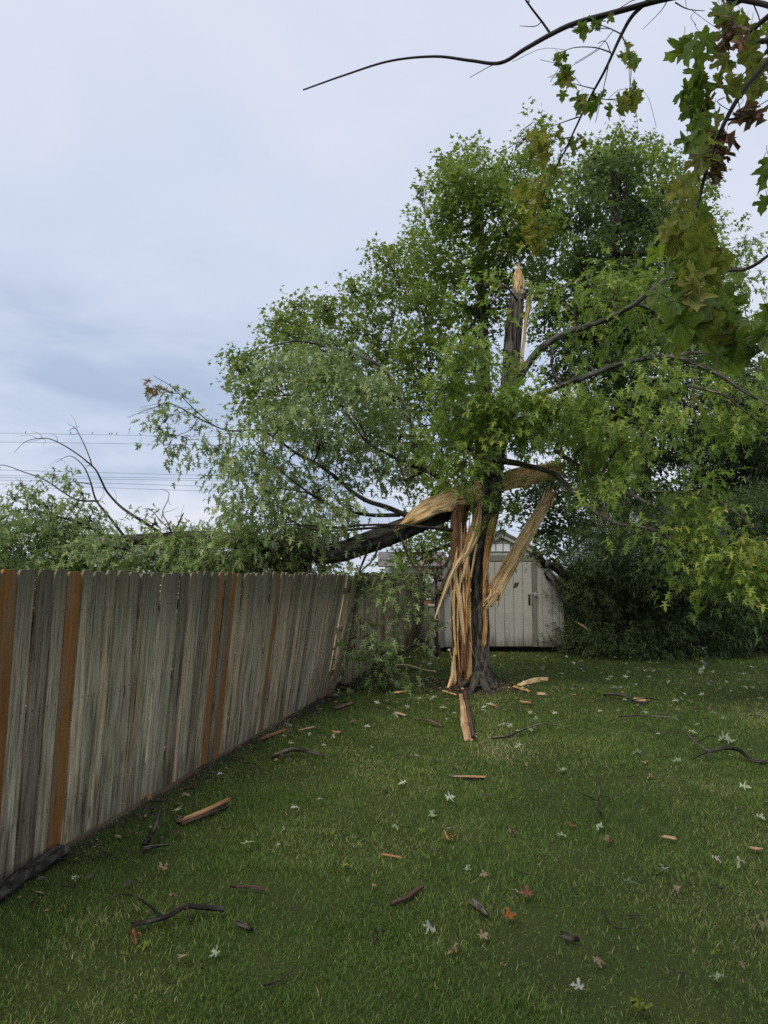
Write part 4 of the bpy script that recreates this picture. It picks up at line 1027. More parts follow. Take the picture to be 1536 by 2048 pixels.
back_tree('maple_tree', 'pale-topped maple whose tufts show above the dark-leaved tree', (P(1300, 1200, 26)[0], 26, 0), (1250, 300),
          [(1240, 262, 10, 18), (1220, 300, 26, 30), (1180, 325, 24, 30), (1255, 310, 30, 36), (1295, 320, 28, 40), (1335, 330, 28, 36), (1270, 350, 45), (1330, 380, 45), (1215, 350, 40), (1380, 400, 45), (1400, 470, 50), (1340, 430, 50), (1440, 560, 50), (1420, 640, 50)],
          170, 26, 'leaf_back', T_STAR, .16, 303, .28, 1.5, tone=.12)


def evergreen(name, label, u, Y, rows, seed, dens=420, leaf=.105, group='evergreens along the back of the yard'):
    b = np.array([P(u, 1200, Y)[0], Y, 0.0]); t = thing(name, b, label, 'evergreen', group)
    sk = Skeleton(t, M['bark_far'], seed); zt = P(u, min(r[1] for r in rows), Y)[2]
    c = np.array([[b[0], b[1], z] for z in np.linspace(-.05, zt, 20)]); V, F, gc = tube(c, np.linspace(.14, .02, 20), 10, .1, seed); mk('trunk', V, F, M['bark_far'], t, True, gc); sk.put(c, np.linspace(.14, .02, 20))
    cr = Crown(seed); lobes(cr, rows, dens, Y, .7, 1.1, k=16, leaf=leaf, L=.30, droop=.5, up=.05, clump=.42)
    sk.grow(cr, .04, .008, lift=.1); cr.build(M['needle'], T_NEEDLE, t)


evergreen('juniper', 'broad dark juniper spreading beside the right wall of the shed', 1210, 16.6, [(1160, 1130, 40, 50), (1210, 1110, 60), (1150, 1190, 36, 40), (1200, 1190, 62), (1260, 1150, 60), (1170, 1260, 50, 50), (1230, 1260, 62, 55), (1200, 1050, 50), (1260, 1070, 50), (1150, 1290, 40, 30), (1210, 1300, 50, 28), (1250, 1300, 45, 28), (1180, 1000, 40)], 61)
evergreen('juniper', 'low dark juniper in the middle of the hedge with a pale sprig before it', 1340, 16.2, [(1310, 1110, 60), (1370, 1120, 60), (1300, 1190, 62), (1360, 1200, 62), (1420, 1190, 60), (1310, 1265, 60, 52), (1370, 1270, 60, 50), (1420, 1265, 55, 50), (1320, 1040, 50), (1300, 1305, 50, 24), (1360, 1308, 50, 24), (1420, 1300, 45, 26), (1370, 1050, 50)], 62)
evergreen('juniper', 'dark evergreen at the right edge under the drooping maple boughs', 1490, 17.0, [(1470, 1120, 55), (1530, 1110, 60), (1480, 1200, 60), (1540, 1200, 60), (1470, 1270, 50, 40), (1530, 1265, 55, 40), (1480, 1040, 55), (1540, 1030, 55), (1590, 1150, 60), (1600, 1250, 60, 50)], 63)
evergreen('pine_tree', 'tall dark pine at the right edge behind the maple boughs', 1500, 19.5, [(1480, 800, 40, 30), (1530, 790, 45, 36), (1450, 860, 50, 32), (1510, 860, 60, 34), (1440, 920, 50, 30), (1500, 930, 60, 34), (1570, 900, 60, 50), (1440, 990, 60, 34), (1510, 1000, 62, 40), (1580, 1000, 60, 50), (1400, 1050, 50, 36), (1560, 1080, 60, 50)], 64, 420, .17)


def far_things():
    # neighbour's house between fence end and shed
    Y0 = 42; t = thing('neighbour_house', (P(820, 1200, Y0)[0], Y0, 0), 'distant white and red-brick house seen between fence and shed', 'house')
    brick = plain('red_brick', (.26, .095, .065), .9, .2, 3); white = plain('white_siding', (.72, .73, .76), .7, .05, 2); roof = plain('grey_roof', (.14, .135, .135), .9, .2, 3); gl = plain('dark_glass', (.05, .06, .07), .15, .1, 2, .8)
    x0, x1 = P(770, 1150, Y0)[0], P(885, 1150, Y0)[0]; zt = P(800, 1132, Y0)[2]; zb = P(800, 1162, Y0)[2]
    A = Acc(); A.add(*box(((x0 + x1) / 2, Y0 + 3, zb / 2), ((x1 - x0) / 2, 3, zb / 2))); A.build('brick_wall', brick, t, False)
    A = Acc(); A.add(*box(((x0 + x1) / 2, Y0 + 3, (zb + zt) / 2), ((x1 - x0) / 2 - .02, 2.98, (zt - zb) / 2 - .002))); A.build('upper_wall', white, t, False)
    V = [(x0 - .4, Y0 - .4, zt), (x1 + .4, Y0 - .4, zt), (x1 + .4, Y0 + 6.4, zt), (x0 - .4, Y0 + 6.4, zt), (x0 - .4, Y0 + 3, zt + .9), (x1 + .4, Y0 + 3, zt + .9)]
    mk('roof', V, [(0, 1, 5, 4), (2, 3, 4, 5), (0, 4, 3), (1, 2, 5), (0, 3, 2, 1)], roof, t, False)
    for x in np.linspace(x0 + .8, x1 - .8, 4):
        A = Acc(); A.add(*box((x, Y0 - .02, zb * .6), (.4, .02, .5))); w = A.build('window', white, t, False)
        A = Acc(); A.add(*box((x, Y0 - .045, zb * .6), (.34, .005, .43))); A.build('pane', gl, w, False)
    # a second roof far off on the left
    Y1 = 60; x = P(270, 1100, Y1)[0]; t = thing('far_house', (x, Y1, 0), 'far grey-roofed house mostly hidden behind the fallen foliage', 'house')
    z = P(270, 1092, Y1)[2]; A = Acc(); A.add(*box((x, Y1 + 3, z / 2), (5, 3, z / 2))); A.build('wall', white, t, False)
    V = [(x - 5.4, Y1 - .4, z), (x + 5.4, Y1 - .4, z), (x + 5.4, Y1 + 6.4, z), (x - 5.4, Y1 + 6.4, z), (x - 5.4, Y1 + 3, z + 1.1), (x + 5.4, Y1 + 3, z + 1.1)]
    mk('roof', V, [(0, 1, 5, 4), (2, 3, 4, 5), (0, 4, 3), (1, 2, 5), (0, 3, 2, 1)], roof, t, False)
    far = lambda name, label, u, Y, rows, mat, seed, leaf=.3, dens=30, tone=.1: back_tree(name, label, (P(u, 1100, Y)[0], Y, 0), (u, rows[0][1]), rows, dens, Y, mat, T_STAR, leaf, seed, .18, 1.0, L=.7, group='trees beyond the fence', tone=tone)
    far('small_tree', 'small round yellow-green tree far beyond the fallen branches', 384, 48, [(384, 1055, 16, 14), (372, 1070, 18, 18), (395, 1072, 18, 18), (384, 1100, 26, 26)], 'leaf_bright', 71)
    far('small_tree', 'low yellow-green tree far off, just left of the hazy blue spruce', 428, 50, [(430, 1075, 16, 12), (420, 1085, 20, 18), (440, 1088, 18, 18), (430, 1110, 26, 24)], 'leaf_bright', 72)
    far('blue_spruce', 'hazy blue-green spruce behind the fallen foliage', 478, 34, [(484, 1010, 10, 18), (480, 1035, 16, 20), (478, 1060, 24, 22), (478, 1090, 32, 26), (470, 1120, 36, 26), (495, 1120, 30, 26)], 'leaf_spruce', 73, .25, 40)
    far('small_tree', 'dark far tree low on the horizon at the left edge', 20, 55, [(20, 1110, 30, 22), (60, 1120, 30, 20), (-20, 1115, 30, 22), (100, 1125, 26, 16)], 'leaf_dark', 74)
    far('small_tree', 'dark green tree beyond the fence under the leaning limb', 800, 30, [(790, 1100, 22, 26), (820, 1090, 26, 26), (845, 1100, 22, 24), (870, 1085, 22, 26), (770, 1120, 22, 20)], 'leaf_back', 75, .2, 44, -.1)
    far('small_tree', 'dark leafy tree low on the horizon behind the bare fallen branches', 230, 70, [(215, 1082, 20, 12), (245, 1085, 20, 12), (190, 1090, 22, 12), (275, 1090, 20, 12)], 'leaf_dark', 76, .4)
    b = np.array([P(872, 1150, 15.9)[0], 15.9, 0]); t = thing('red_leaved_shrub', b, 'small red-leaved shrub at the left corner of the shed', 'shrub')
    cr = Crown(9); lobes(cr, [(860, 1122, 14, 16), (876, 1132, 14, 18), (852, 1140, 10, 12), (886, 1160, 14, 20), (880, 1190, 12, 12), (896, 1130, 12, 16), (898, 1180, 8, 12)], 80, 15.9, .2, k=6, leaf=.11, L=.3)
    sk = Skeleton(t, M['bark_far'], 3); c = np.linspace(b - [0, 0, .05], P(872, 1150, 15.9), 12); V, F, gc = tube(c, np.linspace(.05, .02, 12), 7); mk('stem', V, F, M['bark_far'], t, True, gc); sk.put(c, np.linspace(.05, .02, 12)); sk.grow(cr, .02, .006)
    cr.build(M['leaf_red'], T_MAPLE8, t, 'foliage')
    # wires and birds
    wm = plain('wire', (.16, .165, .175), .6)
    wires = [(866, 874, 'highest', 66), (884, 890, 'second highest', 66), (940, 952, 'third from the top of the', 62), (951, 958, 'fourth from the top of the', 62), (955, 962, 'third lowest of the', 62), (960, 974, 'second lowest of the', 62), (968, 984, 'lowest of the', 62)]
    wp = []
    for v0, v1, nm, Y in wires:
        a, b = P(0, v0, Y), P(460, v1, Y); d = b - a; a2, b2 = a - d * 4, b + d * 5
        n = 60; p = np.linspace(a2, b2, n); V, F, gc = tube(p, .015, 5)
        o = mk('power_line', V, F, wm, None, True, gc); wp.append((a, b))
        lab = ('%s wire strung across the sky, birds sitting on it' if nm == 'highest' else ('%s wire in the sky, just under the birds' if nm.startswith('second h') else '%s power lines crossing the sky')) % nm
        tag(o, lab, 'power line', 'power lines across the sky')
    bm = plain('bird_feather', (.02, .02, .022), .7)
    for u, lab in ((51, 'leftmost tiny dark bird on the top wire'), (141, 'tiny dark bird on the top wire beside the hooked twig'), (184, 'tiny lone dark bird on the top wire, right of the hooked twig'), (219, 'first of three close tiny birds on the top wire'), (223.5, 'middle of three close tiny birds on the top wire'), (233, 'last of three close tiny birds on the top wire')):
        a, b = wp[0]; q = a + (b - a) * (u / 460.0); s = .17
        prof = [(-.75, .02, -.10), (-.45, .07, .0), (-.1, .17, .12), (.15, .19, .28), (.36, .15, .48), (.52, .14, .62), (.66, .08, .66), (.82, .01, .64)]
        pth = np.array([[q[0] + x * s * .55, q[1], q[2] + .03 + (z + .12) * s * 1.3] for x, r, z in prof]); V, F, gc = tube(pth, np.array([r * s * 1.2 for x, r, z in prof]), 7)
        tag(mk('bird', V, F, bm, None, True, gc), lab, 'bird', 'birds perched on the wire')


far_things()
#==FRONT==

LEAF_HALF = [(0, 0), (.10, -.03), (.22, -.10), (.34, -.10), (.29, -.01), (.37, .03), (.22, .10), (.12, .20), (.26, .23), (.38, .31), (.50, .31), (.63, .43), (.52, .47), (.54, .57),
             (.40, .53), (.25, .49), (.11, .46), (.14, .58), (.24, .68), (.18, .74), (.20, .84), (.10, .87), (0, 1.02)]


def big_leaf_mesh(name, mat, seed, curl=.3, stem=.5, half=None):
    """one whole maple leaf: lobed and toothed blade, curled, with its stalk; stalk end at the origin, blade along +Y"""
    r = np.random.RandomState(seed); h = np.array(half or LEAF_HALF); o = np.vstack([h, (h[1:-1] * [-1, 1])[::-1]]); o = o * (1 + .05 * r.normal(size=o.shape))
    c = np.array([0, .3]); rings = [c[None], c + (o - c) * .5, o]; p = np.vstack(rings); n = len(o)
    ph = r.rand(4) * 6
    z = -curl * .5 * (p[:, 1] - .3) ** 2 * np.sign(p[:, 1] - .2) + curl * .55 * np.abs(p[:, 0]) ** 1.4 * (1 if r.rand() < .5 else -1) + curl * .14 * np.sin(p[:, 0] * 9 + ph[0]) * np.sin(p[:, 1] * 8 + ph[1]) + .05 * curl * r.normal(size=len(p))
    V = np.column_stack([p[:, 0], p[:, 1] + stem, z])
    F = [(0, 1 + i, 1 + (i + 1) % n) for i in range(n)] + [(1 + i, 1 + n + i, 1 + n + (i + 1) % n, 1 + (i + 1) % n) for i in range(n)]
    if stem > .05:
        k = len(V); sv, sf, _ = tube(spline([(0, 0, .06), (.02, stem * .5, 0), (0, stem + .05, z[0])], 6), .012, 4)
        V = np.vstack([V, sv]); F += [tuple(i + k for i in f) for f in sf]
    me = bpy.data.meshes.new(name); me.from_pydata(V.tolist(), [], F); me.materials.append(mat); me.update(); me.polygons.foreach_set('use_smooth', np.ones(len(me.polygons), dtype=bool)); return me


def leaf_single(name, a, b, under, trans=.35, blotch=None):
    m, nt = newmat(name); rn = nd(nt, 'ShaderNodeObjectInfo').outputs['Random']; v = coords(nt, 'Object', (1, 1, 1), True)
    n = noise(nt, v, 5, 4, .6); col = mixc(nt, mth(nt, 'ADD', mth(nt, 'MULTIPLY', rn, .7), mth(nt, 'MULTIPLY', n, .3)), a, b)
    # midrib and side veins run paler
    sx = nd(nt, 'ShaderNodeSeparateXYZ', Vector=nd(nt, 'ShaderNodeTexCoord').outputs['Object'])
    ab = mth(nt, 'ABSOLUTE', sx.outputs[0]); vein = ramp(nt, ab, [(.0, (1, 1, 1)), (.02, (0, 0, 0))]); col = mixc(nt, mth(nt, 'MULTIPLY', vein, .45), col, tuple(min(1, x * 1.8 + .03) for x in b))
    if blotch: col = mixc(nt, ramp(nt, noise(nt, v, 3.2, 4, .6), [(.52, (0, 0, 0)), (.62, (.85, .85, .85))]), col, blotch)
    bf = nd(nt, 'ShaderNodeNewGeometry').outputs['Backfacing']; c2 = mixc(nt, mth(nt, 'MULTIPLY', bf, .8), col, under)
    p = nd(nt, 'ShaderNodeBsdfPrincipled', Base_Color=c2, Roughness=.5); p.inputs['Specular IOR Level'].default_value = .3
    tr = nd(nt, 'ShaderNodeBsdfTranslucent', Color=mixc(nt, .45, col, (.30, .38, .03))); mx = nd(nt, 'ShaderNodeMixShader', i0=trans, i1=p.outputs[0], i2=tr.outputs[0])
    nd(nt, 'ShaderNodeOutputMaterial', Surface=mx.outputs[0]); return m


BR = (.16, .10, .025)
LM = dict(green=leaf_single('near_leaf_green', (.075, .150, .022), (.16, .25, .042), (.14, .21, .06), .58),
          olive=leaf_single('near_leaf_olive', (.15, .19, .03), (.27, .29, .05), (.21, .235, .075), .58, BR),
          yellow=leaf_single('near_leaf_yellow', (.27, .29, .035), (.42, .40, .06), (.34, .34, .11), .55, (.22, .15, .04)),
          brown=leaf_single('near_leaf_withered', (.13, .050, .035), (.27, .13, .10), (.26, .15, .12), .3),
          pale=leaf_single('fallen_leaf_silver', (.20, .27, .15), (.36, .41, .28), (.40, .44, .33), .2),
          grey=leaf_single('fallen_leaf_grey', (.27, .28, .24), (.36, .36, .32), (.30, .31, .28), .2),
          tan=leaf_single('fallen_leaf_tan', (.22, .16, .10), (.34, .25, .17), (.36, .29, .22), .2),
          lime=leaf_single('fallen_leaf_lime', (.14, .19, .02), (.21, .26, .035), (.3, .34, .12), .35),
          orange=leaf_single('fallen_leaf_orange', (.24, .085, .028), (.34, .13, .04), (.32, .16, .08), .25),
          rust=leaf_single('fallen_leaf_rust', (.17, .06, .03), (.26, .11, .055), (.22, .11, .07), .25))
NHALF = [(0, 0), (.12, -.04), (.25, -.10), (.36, -.08), (.31, .01), (.40, .06), (.30, .13), (.24, .22), (.34, .25), (.44, .30), (.54, .31), (.64, .43), (.54, .47), (.55, .57), (.42, .55), (.32, .53), (.23, .54), (.24, .62), (.29, .70), (.22, .76), (.22, .85), (.11, .88), (0, 1.02)]
NMESH = {}
LMESH = {k: [big_leaf_mesh('leaf', m, i * 7 + 3, c, st) for i, (c, st) in enumerate(((.35, .5), (.7, .45), (1.1, .55), (.5, .1)))] for k, m in LM.items()}
NMESH = {k: [big_leaf_mesh('leaf', LM[k], i * 11 + 5, c, .45, NHALF) for i, c in enumerate((.5, .9, 1.5))] for k in ('green', 'olive', 'yellow', 'brown')}
LCURL = {k: [big_leaf_mesh('leaf', LM[k], i * 5 + 2, 2.2 if k in ('brown', 'rust', 'tan') else 1.5, .4) for i in range(2)] for k in ('brown', 'rust', 'tan', 'pale', 'grey', 'lime', 'orange')}


def put_leaf(name, pos, size, axis, normal, me, parent=None):
    a = nrm(axis); n = nrm(np.asarray(normal) - a * np.dot(a, normal)); x = np.cross(a, n); o = bpy.data.objects.new(name, me); C.objects.link(o)
    o.matrix_world = Matrix(((x[0] * size, a[0] * size, n[0] * size, pos[0]), (x[1] * size, a[1] * size, n[1] * size, pos[1]), (x[2] * size, a[2] * size, n[2] * size, pos[2]), (0, 0, 0, 1)))
    return attach(o, parent)


def shade_tree():
    b = np.array([3.3, -1.3, 0.0])
    t = thing('overhanging_maple_tree', b, 'maple whose dark branches and large leaves hang in from the upper right', 'tree')
    c = spline([np.r_[b - [0, 0, .1], .30], np.r_[b + [0, .02, .5], .22], np.r_[b + [-.05, .1, 2.6], .18], np.r_[b + [-.15, .2, 4.6], .13], np.r_[b + [-.3, .4, 7.2], .04]], 40)
    V, F, gc = tube(c[:, :3], c[:, 3], 24, .06, 2); mk('trunk', V, F, M['bark'], t, True, gc)
    sk = Skeleton(t, M['twig'], 9); sk.put(c[12:, :3], c[12:, 3]); q = b + [-.1, .15, 3.6]
    LB = lambda pts, r0, r1, **kw: sk.limb(pts, r0, r1, ridge=.12, **kw)
    LB([q, q + [-.3, 1.6, .9]] + [P(*x) for x in ((1560, -60, 3.7), (1450, -24, 4.1), (1330, -2, 4.3), (1240, 22, 4.4), (1150, 47, 4.5), (1100, 70, 4.5), (1050, 98, 4.5), (1000, 126, 4.55), (940, 121, 4.6), (870, 113, 4.65), (780, 122, 4.7), (690, 150, 4.75), (606, 180, 4.8))], .026, .0045, n=90, ns=9)
    LB([P(*x) for x in ((1101, 68, 4.5), (1085, 45, 4.5), (1062, 15, 4.45), (1045, -10, 4.4))], .009, .006)
    LB([P(*x) for x in ((1288, 8, 4.35), (1262, 35, 4.4), (1240, 75, 4.45), (1210, 140, 4.5), (1180, 195, 4.6), (1150, 258, 4.7), (1128, 305, 4.8), (1100, 355, 4.9), (1075, 400, 5.0), (1062, 450, 5.0))], .013, .003, n=50)
    for pts in (((1246, 70, 4.4), (1215, 55, 4.4), (1185, 45, 4.4)), ((1222, 105, 4.5), (1190, 95, 4.5), (1150, 95, 4.5), (1120, 105, 4.5)), ((1242, 68, 4.45), (1256, 100, 4.4), (1262, 140, 4.4), (1258, 190, 4.4)), ((1190, 178, 4.6), (1165, 172, 4.6), (1140, 165, 4.6)), ((1185, 190, 4.6), (1205, 198, 4.6), (1235, 200, 4.6)),
                ((1158, 234, 4.7), (1125, 245, 4.7), (1090, 258, 4.7)), ((1140, 275, 4.8), (1110, 280, 4.8), (1080, 300, 4.8)), ((1118, 325, 4.85), (1125, 300, 4.85), (1150, 285, 4.85)), ((1095, 362, 4.9), (1080, 420, 4.95), (1070, 490, 5.0)), ((1350, 5, 4.2), (1375, 18, 4.2), (1410, 22, 4.2))):
        LB(PP(pts), .005, .002, n=14, ns=5)
    cpath = [q + [.1, 1.2, .3], P(1640, -40, 2.4), P(1560, 90, 2.3), P(1480, 190, 2.2), P(1430, 290, 2.2), P(1398, 400, 2.2), P(1386, 490, 2.2), P(1412, 560, 2.2)]
    LB(cpath, .012, .002, n=50); LB([P(1455, 240, 2.2), P(1480, 235, 2.2), P(1492, 225, 2.2)], .004, .002, n=8, ns=5)
    LB([q + [0, 1.0, .1], P(1700, 60, 2.9), P(1536, 10, 3.1), P(1440, -8, 3.2)], .018, .012, n=30)
    rs = np.random.RandomState(6)
    # (u, v, spread u, spread v, depth, count, size m, kinds)
    rows = [(1345, 470, 18, 26, 2.3, 5, .11, 'green olive'), (1430, 520, 20, 26, 2.3, 5, .11, 'olive green'), (1370, 640, 20, 22, 2.2, 4, .12, 'green olive'), (1440, 680, 22, 22, 2.2, 4, .12, 'green'), (1400, 240, 16, 20, 2.3, 4, .10, 'green'), (1425, 210, 16, 20, 2.3, 4, .10, 'olive'),
            (1190, 40, 26, 14, 4.4, 7, .080, 'green olive'), (1118, 110, 18, 14, 4.5, 4, .075, 'green'), (1130, 160, 20, 28, 4.6, 9, .085, 'olive green'), (1180, 198, 26, 18, 4.6, 9, .085, 'green olive'), (1236, 205, 12, 12, 4.6, 4, .08, 'olive'), (1262, 118, 12, 18, 4.4, 6, .08, 'olive green'), (1256, 185, 14, 22, 4.4, 10, .085, 'olive'),
            (1085, 265, 24, 16, 4.7, 8, .085, 'olive yellow'), (1140, 292, 20, 16, 4.8, 6, .08, 'olive green'), (1072, 305, 24, 24, 4.8, 12, .085, 'yellow olive'), (1105, 345, 18, 18, 4.9, 5, .08, 'olive'), (1066, 395, 22, 36, 4.95, 18, .085, 'yellow olive'), (1066, 470, 26, 26, 5.0, 16, .085, 'yellow olive'),
            (1385, 75, 26, 28, 2.4, 6, .105, 'green'), (1445, 25, 34, 22, 2.6, 8, .10, 'green olive'), (1500, 60, 30, 34, 2.5, 9, .10, 'olive green'), (1460, 95, 18, 28, 2.4, 5, .10, 'olive brown'), (1390, 170, 24, 32, 2.3, 8, .11, 'green'), (1515, 130, 20, 36, 2.4, 7, .10, 'olive green'), (1445, 150, 20, 24, 2.3, 4, .10, 'olive'),
            (1375, 262, 12, 16, 2.2, 3, .09, 'green'), (1395, 310, 16, 22, 2.2, 4, .10, 'olive'), (1385, 370, 18, 28, 2.2, 6, .10, 'yellow olive'), (1365, 430, 20, 28, 2.2, 7, .11, 'olive yellow'), (1400, 420, 14, 30, 2.2, 4, .11, 'olive green'), (1355, 510, 22, 28, 2.15, 6, .115, 'green'), (1395, 540, 22, 30, 2.15, 7, .12, 'olive yellow'), (1340, 590, 20, 24, 2.1, 4, .12, 'green'),
            (1430, 590, 22, 26, 2.1, 5, .125, 'green'), (1460, 640, 26, 30, 2.1, 5, .13, 'green olive'), (1400, 620, 20, 24, 2.1, 4, .12, 'olive'), (1500, 690, 22, 26, 2.1, 4, .12, 'green'), (1530, 330, 8, 20, 2.2, 2, .11, 'green'), (1535, 400, 8, 12, 2.2, 2, .09, 'green'), (1525, 620, 12, 30, 2.2, 3, .11, 'green')]
    for u, v, su, sv, Y, n, size, kinds in rows:
        kk = kinds.split()
        for i in range(n):
            kd = kk[0] if rs.rand() < .65 else kk[-1]
            p = P(u + rs.normal() * su * .6, v + rs.normal() * sv * .6 - 14, Y + rs.normal() * .10)
            ax = nrm(np.array([0, 0, -1.0]) + rs.normal(size=3) * .33); nn = rs.normal(size=3) * .8 + np.array([0, -.3, .3]); size_ = size * (1.0 if Y > 4 else .78)
            put_leaf('leaf', p, size_ * (.7 + .5 * rs.rand()), ax, nn, NMESH[kd][rs.randint(3)], t)
    for u, v, su, sv, n in ((1490, 225, 7, 9, 5), (1448, 255, 4, 6, 3), (1445, 295, 5, 9, 4), (1432, 335, 3, 5, 2), (1462, 60, 10, 14, 2), (1412, 490, 5, 10, 1)):
        for i in range(n):
            p = P(u + rs.normal() * su, v + rs.normal() * sv - 16, 2.25 + rs.normal() * .04)
            put_leaf('leaf', p, .062 * (.7 + .5 * rs.rand()), np.array([0, 0, -1.0]) + rs.normal(size=3) * .15, rs.normal(size=3), LCURL['brown'][rs.randint(2)], t)
    # the rest of the crown, above and behind the photographer
    cr = Crown(19)
    for i in range(28):
        x, y = rs.uniform(-1.8, 6.8), rs.uniform(-4.5, 2.0); z = max(3.6, 1.75 + .86 * max(y, 0) + 1.5) + rs.rand() * 2.6
        cr.lobe((x, y, z), (.75, .75, .5), 34, k=9, leaf=.13, L=.4)
    sk2 = Skeleton(t, M['twig'], 10); sk2.put(c[14:, :3], c[14:, 3]); sk2.grow(cr, .06, .006); cr.build(M['leaf_bright'], T_STAR, t)


shade_tree()
#==DEBRIS==

WOODG = 'torn wood pieces scattered on the lawn'


def gp(u, v, h=.03):
    return G(u, v) + np.array([0, 0, h])


def piece(name, pts, w, th, mat, label, cat, seed, face=(0, -.35, 1), group=WOODG, bark=False, h=.02, **kw):
    w = [a * .78 for a in w]; th = th * .7; pts = [gp(*p[:2], p[2] if len(p) > 2 else h) for p in pts]
    k = px2m(np.mean([p[1] for p in pts]))
    V, F, gc, mi = slab(pts, [a * k for a in w], th, face, kw.pop('nx', 7), kw.pop('ns', 20), kw.pop('jag0', .05), kw.pop('jag1', .05), kw.pop('rough', .4), seed, bark)
    return tag(mk(name, V, F, [M[mat], M['bark_wet']], None, True, gc, mi), label, cat, group)


def stick(name, runs, label, seed=0, mat='bark_wet', group='twigs and branches fallen on the lawn', cat='branch'):
    t = thing(name, G(*runs[0][0][0][:2]), label, cat, group)
    for i, (pts, r0, r1) in enumerate(runs):
        p = spline([gp(*q) for q in pts], 22); p += .006 * (np.stack([vnoise(np.arange(22) * .6 + c * 9, seed) for c in range(3)], -1) - .5)
        A = Acc(); A.add(*tube(p, np.linspace(r0, r1, 22), 7, .15, seed + i)); A.build('stem' if i == 0 else 'twig', M[mat], t)
    return t


def debris():
    # --- wood and bark on the near lawn
    piece('bark_strip', [(358, 1652), (405, 1634), (452, 1615)], [14, 15, 9], .05, 'bark_red', 'dark bark strip with an orange wood edge lying on the lawn near the fence', 'bark', 1)
    piece('wood_edge', [(366, 1657, .06), (412, 1638, .065), (460, 1614, .06)], [5, 9, 6], .03, 'chip_orange', None, None, 2, group=None)
    e = bpy.data.objects['wood_edge']; attach(e, bpy.data.objects['bark_strip'])
    piece('wood_chip', [(282, 1590, .05), (301, 1605, .02)], [10, 12], .02, 'chip_orange', 'small orange wood chip leaning at the foot of the fence', 'wood chip', 3)
    stick('forked_stick', [([(288, 1702, .03), (305, 1688, .08), (322, 1668, .16)], .018, .010), ([(300, 1695, .06), (308, 1680, .10), (313, 1668, .14)], .010, .006), ([(285, 1704, .02), (310, 1702, .03), (340, 1698, .03)], .014, .006)], 'black forked stick poking up from the lawn near the fence', 1)
    piece('wood_shard', [(524, 1480), (548, 1471), (572, 1463)], [6, 8, 7], .03, 'chip_orange', 'orange wood shard lying by the fence, left of the curved bark', 'wood shard', 4)
    piece('wood_shard', [(598, 1464), (630, 1457)], [3, 4], .02, 'chip', 'thin pale shard right of the orange shard by the fence', 'wood shard', 5)
    piece('wood_chip', [(663, 1467), (680, 1468)], [5, 6], .02, 'chip_orange', 'small tan chip alone on the lawn right of the thin pale shard', 'wood chip', 6)
    piece('bark_piece', [(548, 1516), (590, 1512, .06), (646, 1515)], [9, 13, 8], .05, 'bark', 'dark curved slab of bark lying on the lawn', 'bark', 7)
    piece('bark_piece', [(468, 1780), (498, 1781), (526, 1785)], [6, 8, 8], .03, 'bark_red', 'flat grey-brown stick of bark on the near left lawn', 'bark', 8)
    stick('mossy_branch', [([(262, 1863), (320, 1850), (370, 1838, .06), (410, 1836, .05), (448, 1832)], .012, .014), ([(325, 1848), (290, 1826, .05), (250, 1812, .06), (205, 1814, .03)], .007, .003), ([(372, 1838, .06), (380, 1850, .02)], .008, .006)], 'mossy dark branch lying on the near left lawn', 5)
    piece('bark_piece', [(470, 1852), (500, 1862)], [10, 14], .04, 'bark_wet', 'black crumpled clump of bark right of the mossy branch', 'bark', 9)
    piece('wood_strip', [(900, 1557), (930, 1559), (962, 1562)], [7, 8, 5], .035, 'bark', 'dark bark strip with a pale edge in the middle of the lawn', 'wood strip', 10)
    piece('pale_edge', [(908, 1562, .04), (935, 1563, .04), (966, 1564, .04)], [3, 4, 3], .02, 'chip', None, None, 11, group=None); attach(bpy.data.objects['pale_edge'], bpy.data.objects['wood_strip'])
    piece('splinter', [(767, 1715), (798, 1721)], [5, 4], .02, 'chip_orange', 'small orange T-shaped splinter on the near lawn', 'splinter', 12)
    piece('prong', [(781, 1717), (783, 1727)], [3, 2], .015, 'chip_orange', None, None, 13, group=None); attach(bpy.data.objects['prong'], bpy.data.objects['splinter.001'] if bpy.data.objects['splinter'].parent else bpy.data.objects['splinter'])
    piece('bark_piece', [(788, 1814), (815, 1802), (845, 1780)], [9, 10, 11], .03, 'bark_red', 'reddish bark strip curving up on the near lawn', 'bark', 14)
    piece('bark_piece', [(940, 1808), (957, 1820), (972, 1836)], [16, 18, 12], .03, 'bark', 'grey flat bark flake sunk in the grass left of the orange leaf', 'bark', 15)
    piece('bark_piece', [(1122, 1878), (1148, 1886)], [18, 14], .04, 'bark_wet', 'dark chunk of bark in the grass at lower right', 'bark', 16)
    # --- round the tree
    piece('split_slab', [(921, 1392), (927, 1420), (931, 1452), (938, 1484)], [8, 17, 22, 20], .05, 'chip', 'long pale split slab pointing from the tree towards the viewer', 'wood slab', 20, jag0=.2, ns=34)
    piece('bark_edge', [(930, 1388, .05), (934, 1415, .05), (940, 1450, .05), (947, 1484, .05)], [9, 9, 10, 9], .05, 'bark_red', None, None, 21, group=None); attach(bpy.data.objects['bark_edge'], bpy.data.objects['split_slab'])
    piece('splinter_fan', [(1036, 1373), (1060, 1365), (1086, 1360)], [6, 16, 20], .05, 'torn', 'yellowish fan of splinters on the grass right of the trunk', 'splinters', 22, jag1=.28, nx=11)
    piece('wood_shard', [(1026, 1375), (1058, 1385)], [7, 8], .03, 'torn_orange', 'tan wood shard just below the fan of splinters', 'wood shard', 23)
    piece('wood_chip', [(1078, 1390), (1092, 1391)], [12, 12], .03, 'chip', 'square pinkish chip on the grass right of the trunk', 'wood chip', 24)
    piece('wood_chip', [(792, 1428), (812, 1434)], [9, 8], .025, 'chip', 'pinkish chip on the lawn between fence and split slab', 'wood chip', 25)
